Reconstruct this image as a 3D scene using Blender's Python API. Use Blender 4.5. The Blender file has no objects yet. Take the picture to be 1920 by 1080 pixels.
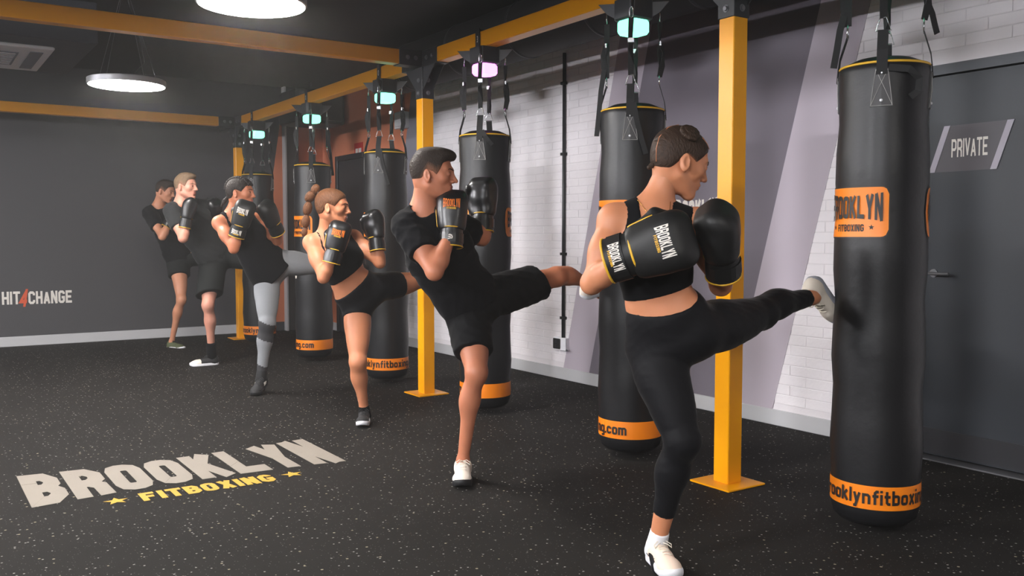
import bpy, bmesh, math, random
import numpy as np
from mathutils import Vector, Matrix

random.seed(7); np.random.seed(7)
scene = bpy.context.scene
COL = scene.collection
PI = math.pi

# ------------------------------------------------------------------ camera
F, CAMH, YH = 1700.0, 1.27, 443.0
PITCH = math.atan((540 - YH) / F)
YAW = math.atan(1150 / (F / math.cos(PITCH)))
FWD = np.array([math.sin(YAW) * math.cos(PITCH), math.cos(YAW) * math.cos(PITCH), -math.sin(PITCH)])
RIGHT = np.array([math.cos(YAW), -math.sin(YAW), 0.0])
UP = np.cross(RIGHT, FWD)
CPOS = np.array([0.0, 0.0, CAMH])
cam_data = bpy.data.cameras.new('camera')
cam_data.sensor_width = 36.0
cam_data.lens = 36.0 * F / 1920.0
cam = bpy.data.objects.new('camera', cam_data)
COL.objects.link(cam)
cam.matrix_world = Matrix(((RIGHT[0], UP[0], -FWD[0], 0), (RIGHT[1], UP[1], -FWD[1], 0), (RIGHT[2], UP[2], -FWD[2], CAMH), (0, 0, 0, 1)))
scene.camera = cam
cam_data.clip_end = 60

# ------------------------------------------------------------------ look
vs = scene.view_settings
vs.view_transform = 'Standard'
vs.look = 'None'
vs.exposure = 0.0
vs.gamma = 1.0
vs.use_curve_mapping = False
LAMP_STRENGTH = 95.0
FILL_STRENGTH = 1150.0          # added strips that brighten the brick wall
LED_STRENGTH = 3.2
HAZE = 0.0042
world = bpy.data.worlds.new('world')
scene.world = world
world.use_nodes = True
world.node_tree.nodes['Background'].inputs[0].default_value = (0.045, 0.047, 0.052, 1)
world.node_tree.nodes['Background'].inputs[1].default_value = 1.0
if HAZE:       # thin theatrical haze hangs in the room
    vsc = world.node_tree.nodes.new('ShaderNodeVolumeScatter')
    vsc.inputs['Color'].default_value = (1.0, .98, .96, 1)
    vsc.inputs['Density'].default_value = HAZE
    vsc.inputs['Anisotropy'].default_value = 0.5
    world.node_tree.links.new(vsc.outputs[0], world.node_tree.nodes['World Output'].inputs['Volume'])


def ray(px, py):
    return FWD + RIGHT * ((px - 960) / F) - UP * ((py - 540) / F)


def at(px, py, D):
    """the point seen at a pixel of the photograph, D metres along the view axis"""
    return CPOS + ray(px, py) * D


# ------------------------------------------------------------------ materials
MATS = {}


def srgb(c):
    return tuple(((x / 255.0) / 12.92 if x / 255.0 <= 0.04045 else ((x / 255.0 + 0.055) / 1.055) ** 2.4) for x in c)


def mat(name, col, rough=0.5, metal=0.0, spec=0.5, bump=None, var=None, sss=0.0, emit=None, coat=0.0, sheen=0.0):
    """col in sRGB 0-255; bump = (scale, strength, distance); var = (scale, amount)"""
    if name in MATS:
        return MATS[name]
    m = bpy.data.materials.new(name)
    m.use_nodes = True
    nt = m.node_tree
    b = nt.nodes['Principled BSDF']
    c = srgb(col) + (1.0,)
    b.inputs['Base Color'].default_value = c
    b.inputs['Roughness'].default_value = rough
    b.inputs['Metallic'].default_value = metal
    b.inputs['Specular IOR Level'].default_value = spec
    if coat:
        b.inputs['Coat Weight'].default_value = coat
        b.inputs['Coat Roughness'].default_value = 0.25
    if sheen:
        b.inputs['Sheen Weight'].default_value = sheen
        b.inputs['Sheen Roughness'].default_value = 0.4
    if sss:
        b.inputs['Subsurface Weight'].default_value = sss
        b.inputs['Subsurface Radius'].default_value = (0.012, 0.005, 0.003)
        b.inputs['Subsurface Scale'].default_value = 1.0
    if emit:
        b.inputs['Emission Color'].default_value = srgb(emit[0]) + (1.0,)
        b.inputs['Emission Strength'].default_value = emit[1]
    tc = nt.nodes.new('ShaderNodeTexCoord')
    if var:
        n = nt.nodes.new('ShaderNodeTexNoise')
        n.inputs['Scale'].default_value = var[0]
        n.inputs['Detail'].default_value = 4
        mx = nt.nodes.new('ShaderNodeMix')
        mx.data_type = 'RGBA'
        mx.inputs[6].default_value = tuple(x * (1 - var[1]) for x in c[:3]) + (1,)
        mx.inputs[7].default_value = tuple(min(1, x * (1 + var[1])) for x in c[:3]) + (1,)
        nt.links.new(tc.outputs['Object'], n.inputs['Vector'])
        nt.links.new(n.outputs['Fac'], mx.inputs[0])
        nt.links.new(mx.outputs[2], b.inputs['Base Color'])
    if bump:
        n = nt.nodes.new('ShaderNodeTexNoise')
        n.inputs['Scale'].default_value = bump[0]
        n.inputs['Detail'].default_value = 3
        bp = nt.nodes.new('ShaderNodeBump')
        bp.inputs['Strength'].default_value = bump[1]
        bp.inputs['Distance'].default_value = bump[2]
        nt.links.new(tc.outputs['Object'], n.inputs['Vector'])
        nt.links.new(n.outputs['Fac'], bp.inputs['Height'])
        nt.links.new(bp.outputs['Normal'], b.inputs['Normal'])
    MATS[name] = m
    return m


def floor_material():
    m = bpy.data.materials.new('speckled_rubber')
    m.use_nodes = True
    nt = m.node_tree
    b = nt.nodes['Principled BSDF']
    b.inputs['Roughness'].default_value = 0.75
    b.inputs['Specular IOR Level'].default_value = 0.08
    tc = nt.nodes.new('ShaderNodeTexCoord')
    big = nt.nodes.new('ShaderNodeTexNoise')
    big.inputs['Scale'].default_value = 1.6
    big.inputs['Detail'].default_value = 5
    nt.links.new(tc.outputs['Object'], big.inputs['Vector'])
    base = nt.nodes.new('ShaderNodeMix')
    base.data_type = 'RGBA'
    base.inputs[6].default_value = srgb((27, 26, 25)) + (1,)
    base.inputs[7].default_value = srgb((38, 36, 34)) + (1,)
    nt.links.new(big.outputs['Fac'], base.inputs[0])
    prev = base.outputs[2]
    # recycled rubber: chips of three sizes, only a share of the cells has one
    for scale, size, share, col in ((38.0, 0.16, 0.42, (150, 147, 142)), (85.0, 0.20, 0.30, (84, 82, 80)), (24.0, 0.13, 0.25, (150, 142, 122))):
        v = nt.nodes.new('ShaderNodeTexVoronoi')
        v.inputs['Scale'].default_value = scale
        nt.links.new(tc.outputs['Object'], v.inputs['Vector'])
        lt = nt.nodes.new('ShaderNodeMath')
        lt.operation = 'LESS_THAN'
        lt.inputs[1].default_value = size
        nt.links.new(v.outputs['Distance'], lt.inputs[0])
        sp = nt.nodes.new('ShaderNodeSeparateColor')
        nt.links.new(v.outputs['Color'], sp.inputs[0])
        pick = nt.nodes.new('ShaderNodeMath')
        pick.operation = 'LESS_THAN'
        pick.inputs[1].default_value = share
        nt.links.new(sp.outputs[0], pick.inputs[0])
        mu = nt.nodes.new('ShaderNodeMath')
        mu.operation = 'MULTIPLY'
        nt.links.new(lt.outputs[0], mu.inputs[0])
        nt.links.new(pick.outputs[0], mu.inputs[1])
        mx = nt.nodes.new('ShaderNodeMix')
        mx.data_type = 'RGBA'
        nt.links.new(mu.outputs[0], mx.inputs[0])
        nt.links.new(prev, mx.inputs[6])
        mx.inputs[7].default_value = srgb(col) + (1,)
        prev = mx.outputs[2]
    nt.links.new(prev, b.inputs['Base Color'])
    n = nt.nodes.new('ShaderNodeTexNoise')
    n.inputs['Scale'].default_value = 180
    nt.links.new(tc.outputs['Object'], n.inputs['Vector'])
    bp = nt.nodes.new('ShaderNodeBump')
    bp.inputs['Strength'].default_value = 0.25
    bp.inputs['Distance'].default_value = 0.002
    nt.links.new(n.outputs['Fac'], bp.inputs['Height'])
    nt.links.new(bp.outputs['Normal'], b.inputs['Normal'])
    return m


# ------------------------------------------------------------------ mesh helpers
class MB:
    """collects boxes, prisms and tubes and links them as ONE mesh object"""

    def __init__(self):
        self.v = []
        self.f = []

    def add(self, vs_, fs):
        o = len(self.v)
        self.v += [tuple(map(float, p)) for p in vs_]
        self.f += [tuple(i + o for i in f) for f in fs]
        return self

    def box(self, x0, y0, z0, x1, y1, z1):
        p = [(x0, y0, z0), (x1, y0, z0), (x1, y1, z0), (x0, y1, z0), (x0, y0, z1), (x1, y0, z1), (x1, y1, z1), (x0, y1, z1)]
        return self.add(p, [(0, 3, 2, 1), (4, 5, 6, 7), (0, 1, 5, 4), (1, 2, 6, 5), (2, 3, 7, 6), (3, 0, 4, 7)])

    def cbox(self, x0, y0, z0, x1, y1, z1, c=0.004):
        """box with chamfered vertical edges and lids"""
        pts = [(x0 + c, y0), (x1 - c, y0), (x1, y0 + c), (x1, y1 - c), (x1 - c, y1), (x0 + c, y1), (x0, y1 - c), (x0, y0 + c)]
        rings = []
        for z, k in ((z0, 1), (z0 + c, 0), (z1 - c, 0), (z1, 1)):
            cx, cy = (x0 + x1) / 2, (y0 + y1) / 2
            s = lambda a, m, h: m + (a - m) * ((h - c) / h if k else 1)
            rings.append([(s(a, cx, (x1 - x0) / 2), s(b, cy, (y1 - y0) / 2), z) for a, b in pts])
        return self.rings(rings)

    def rings(self, rings, cap=True, closed=False):
        n = len(rings[0])
        vs_ = [p for r in rings for p in r]
        fs = []
        m = len(rings)
        for i in range(m if closed else m - 1):
            for j in range(n):
                a, b = i * n + j, i * n + (j + 1) % n
                c, d = ((i + 1) % m) * n + (j + 1) % n, ((i + 1) % m) * n + j
                fs.append((a, b, c, d))
        if cap and not closed:
            fs.append(tuple(range(n - 1, -1, -1)))
            fs.append(tuple((m - 1) * n + j for j in range(n)))
        return self.add(vs_, fs)

    def tube(self, pts, r, n=8, closed=False, cap=True):
        pts = [np.array(p, float) for p in pts]
        k = len(pts)
        rr = r if hasattr(r, '__len__') else [r] * k
        rings = []
        u = None
        for i, p in enumerate(pts):
            if closed:
                t = pts[(i + 1) % k] - pts[i - 1]
            else:
                t = pts[min(i + 1, k - 1)] - pts[max(i - 1, 0)]
            t = t / (np.linalg.norm(t) + 1e-9)
            if u is None:
                u = np.cross(t, (0, 0, 1))
                if np.linalg.norm(u) < 0.1:
                    u = np.cross(t, (1, 0, 0))
            u = u - t * (u @ t)
            u /= np.linalg.norm(u) + 1e-9
            w = np.cross(t, u)
            rings.append([tuple(p + rr[i] * (u * math.cos(a) + w * math.sin(a))) for a in [2 * PI * j / n for j in range(n)]])
        return self.rings(rings, cap, closed)

    def lathe(self, prof, cx, cy, n=48):
        rings = [[(cx + r * math.cos(2 * PI * j / n), cy + r * math.sin(2 * PI * j / n), z) for j in range(n)] for r, z in prof]
        return self.rings(rings)

    def ribbon(self, pts, w, t, face):
        """flat strap: pts polyline, width w across, thickness t along face normal"""
        pts = [np.array(p, float) for p in pts]
        rings = []
        for i, p in enumerate(pts):
            d = pts[min(i + 1, len(pts) - 1)] - pts[max(i - 1, 0)]
            d /= np.linalg.norm(d) + 1e-9
            fc = np.array(face[i] if hasattr(face[0], '__len__') else face, float)
            s = np.cross(d, fc)
            s /= np.linalg.norm(s) + 1e-9
            nn = np.cross(s, d)
            rings.append([tuple(p + s * w / 2 + nn * t / 2), tuple(p - s * w / 2 + nn * t / 2), tuple(p - s * w / 2 - nn * t / 2), tuple(p + s * w / 2 - nn * t / 2)])
        return self.rings(rings)

    def build(self, name, m, parent=None, smooth=False, kind=None, label=None, angle=None):
        me = bpy.data.meshes.new(name)
        me.from_pydata(self.v, [], self.f)
        if self.v and smooth:
            me.polygons.foreach_set('use_smooth', [True] * len(me.polygons))
            if angle:
                me.set_sharp_from_angle(angle=math.radians(angle))
        me.materials.append(m)
        bm = bmesh.new()
        bm.from_mesh(me)
        bmesh.ops.recalc_face_normals(bm, faces=bm.faces)
        bm.to_mesh(me)
        bm.free()
        o = bpy.data.objects.new(name, me)
        COL.objects.link(o)
        if parent:
            o.parent = parent
        if kind:
            o['kind'] = kind
        if label:
            o['label'] = label
        return o


def thing(name, label, cat, loc=(0, 0, 0), group=None):
    o = bpy.data.objects.new(name, None)
    o.empty_display_size = 0.2
    COL.objects.link(o)
    o.location = loc
    o['label'] = label
    o['category'] = cat
    if group:
        o['group'] = group
    return o


def rehome(root):
    """parts were modelled in room coordinates: make them relative to the thing's base"""
    L = Vector(root.location)
    seen = set()
    for ch in root.children:
        if ch.type == 'MESH' and ch.data.name not in seen:
            seen.add(ch.data.name)
            ch.data.transform(Matrix.Translation(-L))
        st = list(ch.children)
        while st:
            c = st.pop()
            st += list(c.children)
            if c.type == 'MESH' and c.data.name not in seen:
                seen.add(c.data.name)
                c.data.transform(Matrix.Translation(-L))


# ------------------------------------------------------------------ lettering: strokes in a unit-height cell
def _rr(x0, y0, x1, y1, r):
    k = r * .293
    return [(x0 + r, y0), (x1 - r, y0), (x1 - k, y0 + k), (x1, y0 + r), (x1, y1 - r), (x1 - k, y1 - k), (x1 - r, y1), (x0 + r, y1), (x0 + k, y1 - k), (x0, y1 - r), (x0, y0 + r), (x0 + k, y0 + k)]


def glyph(ch, t):
    """(advance width, [(points, closed)])"""
    a = t / 2
    T = 1 - a
    w = 0.54 + t * 0.3
    W = w - a
    c = max(.10, a * 1.02)
    up = {
        'B': [([(a, a), (W - c, a), (W, a + c), (W, .5 - c), (W - c * .8, .5), (a, .5)], True), ([(a, .5), (W - c, .5), (W - .02, .5 + c), (W - .02, T - c), (W - c, T), (a, T)], True)],
        'R': [([(a, 0), (a, T), (W - c, T), (W, T - c), (W, .46 + c), (W - c, .46), (a, .46)], False), ([(W - .17, .46), (W - .02, .34), (W, 0)], False)],
        'O': [(_rr(a, a, W, T, c), True)], '0': [(_rr(a, a, W, T, c), True)],
        'K': [([(a, 0), (a, 1)], False), ([(W, 1), (a + .04, .44)], False), ([(a + .12, .6), (W + .02, 0)], False)],
        'L': [([(a, 1), (a, a), (w - .02, a)], False)],
        'Y': [([(a * .9, 1), (w / 2, .44)], False), ([(w - a * .9, 1), (w / 2, .44)], False), ([(w / 2, .52), (w / 2, 0)], False)],
        'N': [([(a, 0), (a, 1)], False), ([(a, 1), (W, 0)], False), ([(W, 0), (W, 1)], False)],
        'F': [([(a, 0), (a, T), (w - .04, T)], False), ([(a, .5), (w - .1, .5)], False)],
        'T': [([(0, T), (w, T)], False), ([(w / 2, T), (w / 2, 0)], False)],
        'X': [([(a, 0), (W, 1)], False), ([(a, 1), (W, 0)], False)],
        'G': [([(W, .72), (W, T - c), (W - c, T), (a + c, T), (a, T - c), (a, a + c), (a + c, a), (W - c, a), (W, a + c), (W, .46), (w / 2, .46)], False)],
        'C': [([(W, .68), (W, T - c), (W - c, T), (a + c, T), (a, T - c), (a, a + c), (a + c, a), (W - c, a), (W, a + c), (W, .32)], False)],
        'P': [([(a, 0), (a, T), (W - c, T), (W, T - c), (W, .42 + c), (W - c, .42), (a, .42)], False)],
        'V': [([(a * .9, 1), (w / 2, a)], False), ([(w - a * .9, 1), (w / 2, a)], False)],
        'A': [([(a * .9, 0), (w / 2, T)], False), ([(w - a * .9, 0), (w / 2, T)], False), ([(.13, .28), (w - .13, .28)], False)],
        'E': [([(w - .03, T), (a, T), (a, a), (w - .03, a)], False), ([(a, .5), (w - .1, .5)], False)],
        'H': [([(a, 0), (a, 1)], False), ([(W, 0), (W, 1)], False), ([(a, .5), (W, .5)], False)],
        '4': [([(w - .16, 0), (w - .16, 1)], False), ([(w - .16, T), (a * .8, .3), (w, .3)], False)],
        '3': [([(a, T), (W - c, T), (W, T - c), (W, .5 + c), (W - c, .5), (.2, .5)], False), ([(W - c, .5), (W, .5 - c), (W, a + c), (W - c, a), (a, a)], False)],
    }
    x = .72          # lower-case height
    X = x - a
    lo = {
        'b': [([(a, 0), (a, 1)], False), (_rr(a, a, W, X, c), True)],
        'r': [([(a, 0), (a, x)], False), ([(a, X - .08), (a + .1, X), (w * .72, X)], False)],
        'o': [(_rr(a, a, W, X, c), True)],
        'k': [([(a, 0), (a, 1)], False), ([(W, x), (a + .05, .34)], False), ([(a + .12, .42), (W + .02, 0)], False)],
        'l': [([(a, 0), (a, 1)], False)],
        'y': [([(a, x), (w / 2, .06)], False), ([(W, x), (w / 2 - .1, -.2), (.04, -.2)], False)],
        'n': [([(a, 0), (a, x)], False), ([(a, X - .02), (a + .08, X), (W - c, X), (W, X - c), (W, 0)], False)],
        'f': [([(.22, 0), (.22, T - c), (.22 + c, T), (w * .8, T)], False), ([(.04, X - .04), (w * .78, X - .04)], False)],
        'i': [([(a, 0), (a, x)], False), ([(a, .83), (a, 1)], False)],
        't': [([(.2, .94), (.2, a + c), (.2 + c, a), (w * .76, a)], False), ([(.02, X - .04), (w * .76, X - .04)], False)],
        'x': [([(a, 0), (W, x)], False), ([(a, x), (W, 0)], False)],
        'g': [(_rr(a, a + .02, W, X, c), True), ([(W, x), (W, -.14), (W - c, -.2), (a + .05, -.2)], False)],
        '.': [([(a, 0), (a, t)], False)],
        'c': [([(W, x * .66), (W, X - c), (W - c, X), (a + c, X), (a, X - c), (a, a + c), (a + c, a), (W - c, a), (W, a + c), (W, x * .34)], False)],
        'm': [([(a, 0), (a, x)], False), ([(a, X), (a + .34 - c, X), (a + .34, X - c), (a + .34, 0)], False), ([(a + .34, X - .03), (a + .4, X), (a + .68 - c, X), (a + .68, X - c), (a + .68, 0)], False)],
    }
    g = up.get(ch) or lo.get(ch) or []
    adv = {'I': t, 'l': t, 'i': t, '.': t, 'm': .68 + t, 'r': w * .74, 't': w * .8, 'f': w * .8, ' ': .3}.get(ch, w)
    if ch == 'I':
        g = [([(a, 0), (a, 1)], False)]
    return adv, g


def stroke_quads(pts, closed, t, sub):
    """band of quads along a polyline, mitred"""
    P = [np.array(p, float) for p in pts]
    n = len(P)
    a = t / 2
    L, R = [], []
    for i in range(n):
        if closed:
            d0, d1 = P[i] - P[i - 1], P[(i + 1) % n] - P[i]
        else:
            d0 = P[i] - P[i - 1] if i > 0 else P[1] - P[0]
            d1 = P[i + 1] - P[i] if i < n - 1 else P[-1] - P[-2]
        d0 = d0 / np.linalg.norm(d0)
        d1 = d1 / np.linalg.norm(d1)
        n0, n1 = np.array([-d0[1], d0[0]]), np.array([-d1[1], d1[0]])
        m = n0 + n1
        m = m / max(np.linalg.norm(m), 1e-6)
        k = a / max(0.45, m @ n0)
        L.append(P[i] + m * k)
        R.append(P[i] - m * k)
    out = []
    for i in range(n if closed else n - 1):
        j = (i + 1) % n
        ln = np.linalg.norm(P[j] - P[i])
        s = max(1, int(math.ceil(ln / sub)))
        for q in range(s):
            u0, u1 = q / s, (q + 1) / s
            out.append([L[i] + (L[j] - L[i]) * u0, R[i] + (R[j] - R[i]) * u0, R[i] + (R[j] - R[i]) * u1, L[i] + (L[j] - L[i]) * u1])
    return out


def layout(text, t=.17, gap=.08, sub=.3, flare=0.0):
    """quads of a line of lettering, centred on x = 0, y from 0 to 1; flare: ends taller than the middle"""
    x = 0
    Q = []
    for ch in text:
        adv, g = glyph(ch, t)
        for pts, cl in g:
            for q in stroke_quads(pts, cl, t, sub):
                Q.append([(p[0] + x, p[1]) for p in q])
        x += adv + gap
    W = x - gap
    out = []
    for q in Q:
        out.append([(px - W / 2, .5 + (py - .5) * (1 + flare * ((2 * px / W - 1) ** 2)) if flare else py) for px, py in q])
    return out, W


def star_quads(cx, cy, r):
    pts = [(cx + (r if i % 2 == 0 else r * .42) * math.sin(PI * i / 5), cy + (r if i % 2 == 0 else r * .42) * math.cos(PI * i / 5)) for i in range(10)]
    return [[(cx, cy), pts[i - 1], pts[i], pts[(i + 1) % 10]] for i in range(0, 10, 2)]


def letter_mesh(quads, f, name, m, parent=None):
    """quads in 2D, f maps an (N,2) array to (N,3)"""
    quads = [q if sum(q[i][0] * q[(i + 1) % 4][1] - q[(i + 1) % 4][0] * q[i][1] for i in range(4)) > 0 else q[::-1] for q in quads]
    pts = np.array([p for q in quads for p in q], float)
    v = f(pts)
    # overlapping strokes lie a hair apart
    q4 = v.reshape(-1, 4, 3)
    n = np.cross(q4[:, 2] - q4[:, 0], q4[:, 3] - q4[:, 1])
    n /= np.linalg.norm(n, axis=1)[:, None] + 1e-12
    v = (q4 + (n * ((np.arange(len(quads)) % 13) * .00006)[:, None])[:, None, :]).reshape(-1, 3)
    me = bpy.data.meshes.new(name)
    me.from_pydata([tuple(p) for p in v.tolist()], [], [tuple(range(4 * i, 4 * i + 4)) for i in range(len(quads))])
    me.materials.append(m)
    o = bpy.data.objects.new(name, me)
    COL.objects.link(o)
    if parent:
        o.parent = parent
    return o


def plane_map(o, ux, uy, sx, sy):
    o, ux, uy = np.array(o, float), np.array(ux, float), np.array(uy, float)
    return lambda p: o + p[:, :1] * sx * ux + p[:, 1:2] * sy * uy


# ------------------------------------------------------------------ shared materials
M_FLOOR = floor_material()
M_WALLDARK = mat('charcoal_wall_paint', (66, 65, 68), .75, bump=(60, .2, .002), var=(1.2, .08))
M_CEIL = mat('black_ceiling_paint', (24, 25, 27), .8, bump=(20, .3, .004))
M_BRICK = mat('white_painted_brick', (238, 233, 236), .7, bump=(45, .5, .003), var=(9, .05))
M_MORTAR = mat('white_painted_mortar', (226, 221, 224), .85, bump=(60, .4, .003))
M_LAV = mat('pale_lavender_paint', (182, 172, 182), .7, bump=(60, .2, .001))
M_PURPLE = mat('dark_mauve_paint', (112, 105, 115), .7, bump=(60, .2, .001))
M_GREYLAV = mat('mid_grey_paint', (140, 138, 148), .7)
M_ORWALL = mat('terracotta_paint', (214, 128, 92), .7, var=(1, .05))
M_BASE = mat('light_grey_baseboard', (188, 188, 190), .55)
M_YEL = mat('yellow_powder_coat', (244, 164, 0), .34, spec=.35, bump=(300, .08, .001))
M_BLK = mat('black_powder_coat', (38, 39, 42), .45, bump=(250, .1, .001))
M_BLK2 = mat('matt_black', (22, 22, 23), .7)
M_STRAP = mat('black_webbing', (20, 20, 21), .8, bump=(400, .4, .001))
M_CHROME = mat('bright_steel', (205, 207, 210), .22, metal=1.0)
M_BAG = mat('black_bag_leather', (22, 22, 24), .42, spec=.38, bump=(26, .35, .004), var=(3, .12))
M_BAGBAND = mat('orange_vinyl', (236, 128, 10), .42, bump=(40, .2, .002))
M_TEXTBLK = mat('black_print', (26, 22, 20), .5)
M_PIPING = mat('gold_piping', (214, 166, 40), .45)
M_WHITE = mat('white_print', (222, 216, 208), .6)
M_WHITEP = mat('white_plastic', (244, 244, 250), .4)
M_GREYMET = mat('grey_metal', (120, 120, 124), .4, metal=.6)
M_DOOR = mat('slate_door_paint', (40, 45, 52), .5, bump=(30, .1, .001))
M_PATCH = mat('patch_leather', (58, 57, 58), .55, bump=(60, .3, .001))
M_THREAD = mat('pale_thread', (176, 174, 170), .7)
# ================================================================== the setting
CEIL = 3.25
WX = 4.865           # painted brick wall on the right
FY = 11.84           # far wall
MB().box(-4.5, -4.0, -.12, WX + .12, FY + .12, 0).build('floor', M_FLOOR, kind='structure')
MB().box(-4.5, -4.0, CEIL, WX + .12, FY + .12, CEIL + .1).build('ceiling', M_CEIL, kind='structure')
MB().box(-4.5, FY, 0, WX + .12, FY + .12, CEIL).build('wall_far', M_WALLDARK, kind='structure')
MB().box(-4.62, -4.0, 0, -4.5, FY + .12, CEIL).build('wall_left', M_WALLDARK, kind='structure')
MB().box(-4.5, -4.12, 0, WX + .12, -4.0, CEIL).build('wall_back', M_WALLDARK, kind='structure')
wall_right = MB().box(WX, 3.0, 0, WX + .12, FY, CEIL).box(WX, -4.0, 0, WX + .12, 1.95, CEIL).box(WX, 1.95, 2.2, WX + .12, 3.0, CEIL).build('wall_right', M_MORTAR, kind='structure')
SL = .266


def slab_on_wall(poly, name, m, d=.006, parent=None, kind=None):
    """poly in (y, z) on the right wall, a thin prism proud of it"""
    n = len(poly)
    vs_ = [(WX - d, y, z) for y, z in poly] + [(WX + .001, y, z) for y, z in poly]
    fs = [tuple(range(n)), tuple(range(2 * n - 1, n - 1, -1))] + [(i, (i + 1) % n, n + (i + 1) % n, n + i) for i in range(n)]
    return MB().add(vs_, fs).build(name, m, parent or wall_right, kind=kind)


def band(y0, y1, name, m, z0=.1, z1=CEIL - .01, d=.006):
    return slab_on_wall([(y0 - SL * z0, z0), (y1 - SL * z0, z0), (y1 - SL * z1, z1), (y0 - SL * z1, z1)], name, m, d)


B1, B2, B3, B4, B5, B6 = 4.078, 4.45, 6.043, 6.404, 9.56, 10.0
band(B1, B2, 'painted_band', M_LAV)
band(B2, B3, 'painted_band', M_PURPLE, d=.0055)
band(B3, B4, 'painted_band', M_LAV)
band(B5, B6, 'painted_band', M_GREYLAV)
slab_on_wall([(B6 - SL * .1, .1), (FY, .1), (FY, CEIL - .01), (B6 - SL * (CEIL - .01), CEIL - .01)], 'painted_band', M_ORWALL, .0055)


# ---- the white painted bricks
def clip(poly, a, b, c):
    """keep a*y + b*z <= c"""
    out = []
    for i in range(len(poly)):
        p, q = poly[i], poly[(i + 1) % len(poly)]
        dp, dq = a * p[0] + b * p[1] - c, a * q[0] + b * q[1] - c
        if dp <= 0:
            out.append(p)
        if dp * dq < 0:
            t = dp / (dp - dq)
            out.append((p[0] + t * (q[0] - p[0]), p[1] + t * (q[1] - p[1])))
    return out


def brick_polys(ya, yb, left_slant, right_slant, holes):
    """running bond between two slanted borders (y + SL z) and outside the hole rectangles"""
    H, Lb, j = .0675, .252, .0055
    res = []
    row = 0
    z = 0.012
    while z < CEIL - .02:
        y = math.floor(ya / Lb) * Lb + (row % 2) * Lb / 2
        while y < yb:
            dy = random.uniform(-.003, .003)
            p = [(y + j + dy, z + j / 2), (y + Lb + dy, z + j / 2), (y + Lb + dy, z + H - j / 2), (y + j + dy, z + H - j / 2)]
            if left_slant is not None:
                p = clip(p, -1, -SL, -left_slant) if p else p
            if right_slant is not None:
                p = clip(p, 1, SL, right_slant) if p else p
            if z < .11:
                p = []
            for (hy0, hy1, hz1) in holes:
                if p and z < hz1 + .01 and y + Lb > hy0 and y < hy1:
                    p = clip(p, -1, 0, -hy1) if y + Lb / 2 > (hy0 + hy1) / 2 else clip(p, 1, 0, hy0)
                    if z + H > hz1 and p:
                        pass
            if len(p) >= 3:
                ar = abs(sum(p[i][0] * p[(i + 1) % len(p)][1] - p[(i + 1) % len(p)][0] * p[i][1] for i in range(len(p)))) / 2
                if ar > .0006:
                    res.append(p)
            y += Lb
        z += H
        row += 1
    return res


near = brick_polys(1.2, 4.3, None, B1, [(1.93, 3.02, 2.24)])
mid = brick_polys(5.3, 9.8, B4, B5, [])


def brick_geo(mb, p):
    d = random.uniform(.0030, .0052)
    c = .0018
    cy = sum(q[0] for q in p) / len(p)
    cz = sum(q[1] for q in p) / len(p)
    n = len(p)
    ins = [(q[0] + (cy - q[0]) * min(1, c / (abs(cy - q[0]) + 1e-6)), q[1] + (cz - q[1]) * min(1, c / (abs(cz - q[1]) + 1e-6))) for q in p]
    vs_ = [(WX, y, z) for y, z in p] + [(WX - d + c * .8, y, z) for y, z in p] + [(WX - d, y, z) for y, z in ins]
    fs = []
    for k in (0, 1):
        for i in range(n):
            fs.append((k * n + i, k * n + (i + 1) % n, (k + 1) * n + (i + 1) % n, (k + 1) * n + i))
    fs.append(tuple(range(2 * n, 3 * n)))
    mb.add(vs_, fs)


# the bricks that show largest are parts of their own, the others one part
order = sorted([p for p in near if p[0][0] > 2.1] + [p for p in mid if p[0][0] < 7.6], key=lambda p: (p[0][0] ** 2 + 23.6) + .8 * abs(p[0][1] - 1.3))
order = order[:300]
ids = set(id(p) for p in order)
for p in order:
    mb = MB()
    brick_geo(mb, p)
    mb.build('brick', M_BRICK, wall_right)
mb = MB()
for p in near + mid:
    if id(p) not in ids:
        brick_geo(mb, p)
mb.build('brickwork', M_BRICK, wall_right, kind='stuff')

# ---- baseboards
MB().cbox(WX - .018, 3.06, 0, WX + .001, FY, .105, .004).build('baseboard_right', M_BASE, kind='structure')
MB().cbox(-4.5, FY - .018, 0, 3.92, FY + .001, .115, .004).build('baseboard_far', M_BASE, kind='structure')
# ---- far wall: terracotta band, dark pier in the corner
wf = bpy.data.objects['wall_far']


def slab_on_far(poly, name, m, d, parent):
    n = len(poly)
    vs_ = [(x, FY - d, z) for x, z in poly] + [(x, FY + .001, z) for x, z in poly]
    fs = [tuple(range(n)), tuple(range(2 * n - 1, n - 1, -1))] + [(i, (i + 1) % n, n + (i + 1) % n, n + i) for i in range(n)]
    return MB().add(vs_, fs).build(name, m, parent)


slab_on_far([(3.86, .12), (WX, .12), (WX, CEIL - .01), (4.33, CEIL - .01)], 'painted_band', M_ORWALL, .005, wf)
MB().cbox(4.31, FY - .10, 0, 4.48, FY + .001, CEIL, .006).build('trim_1', mat('dark_pier_paint', (62, 60, 60), .6), kind='structure')
MB().cbox(4.285, FY - .11, 0, 4.31, FY + .001, CEIL, .003).build('pier_edge_highlight', M_BASE, kind='structure')  # pale strip: the pier's white edge highlight put into colour
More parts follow.
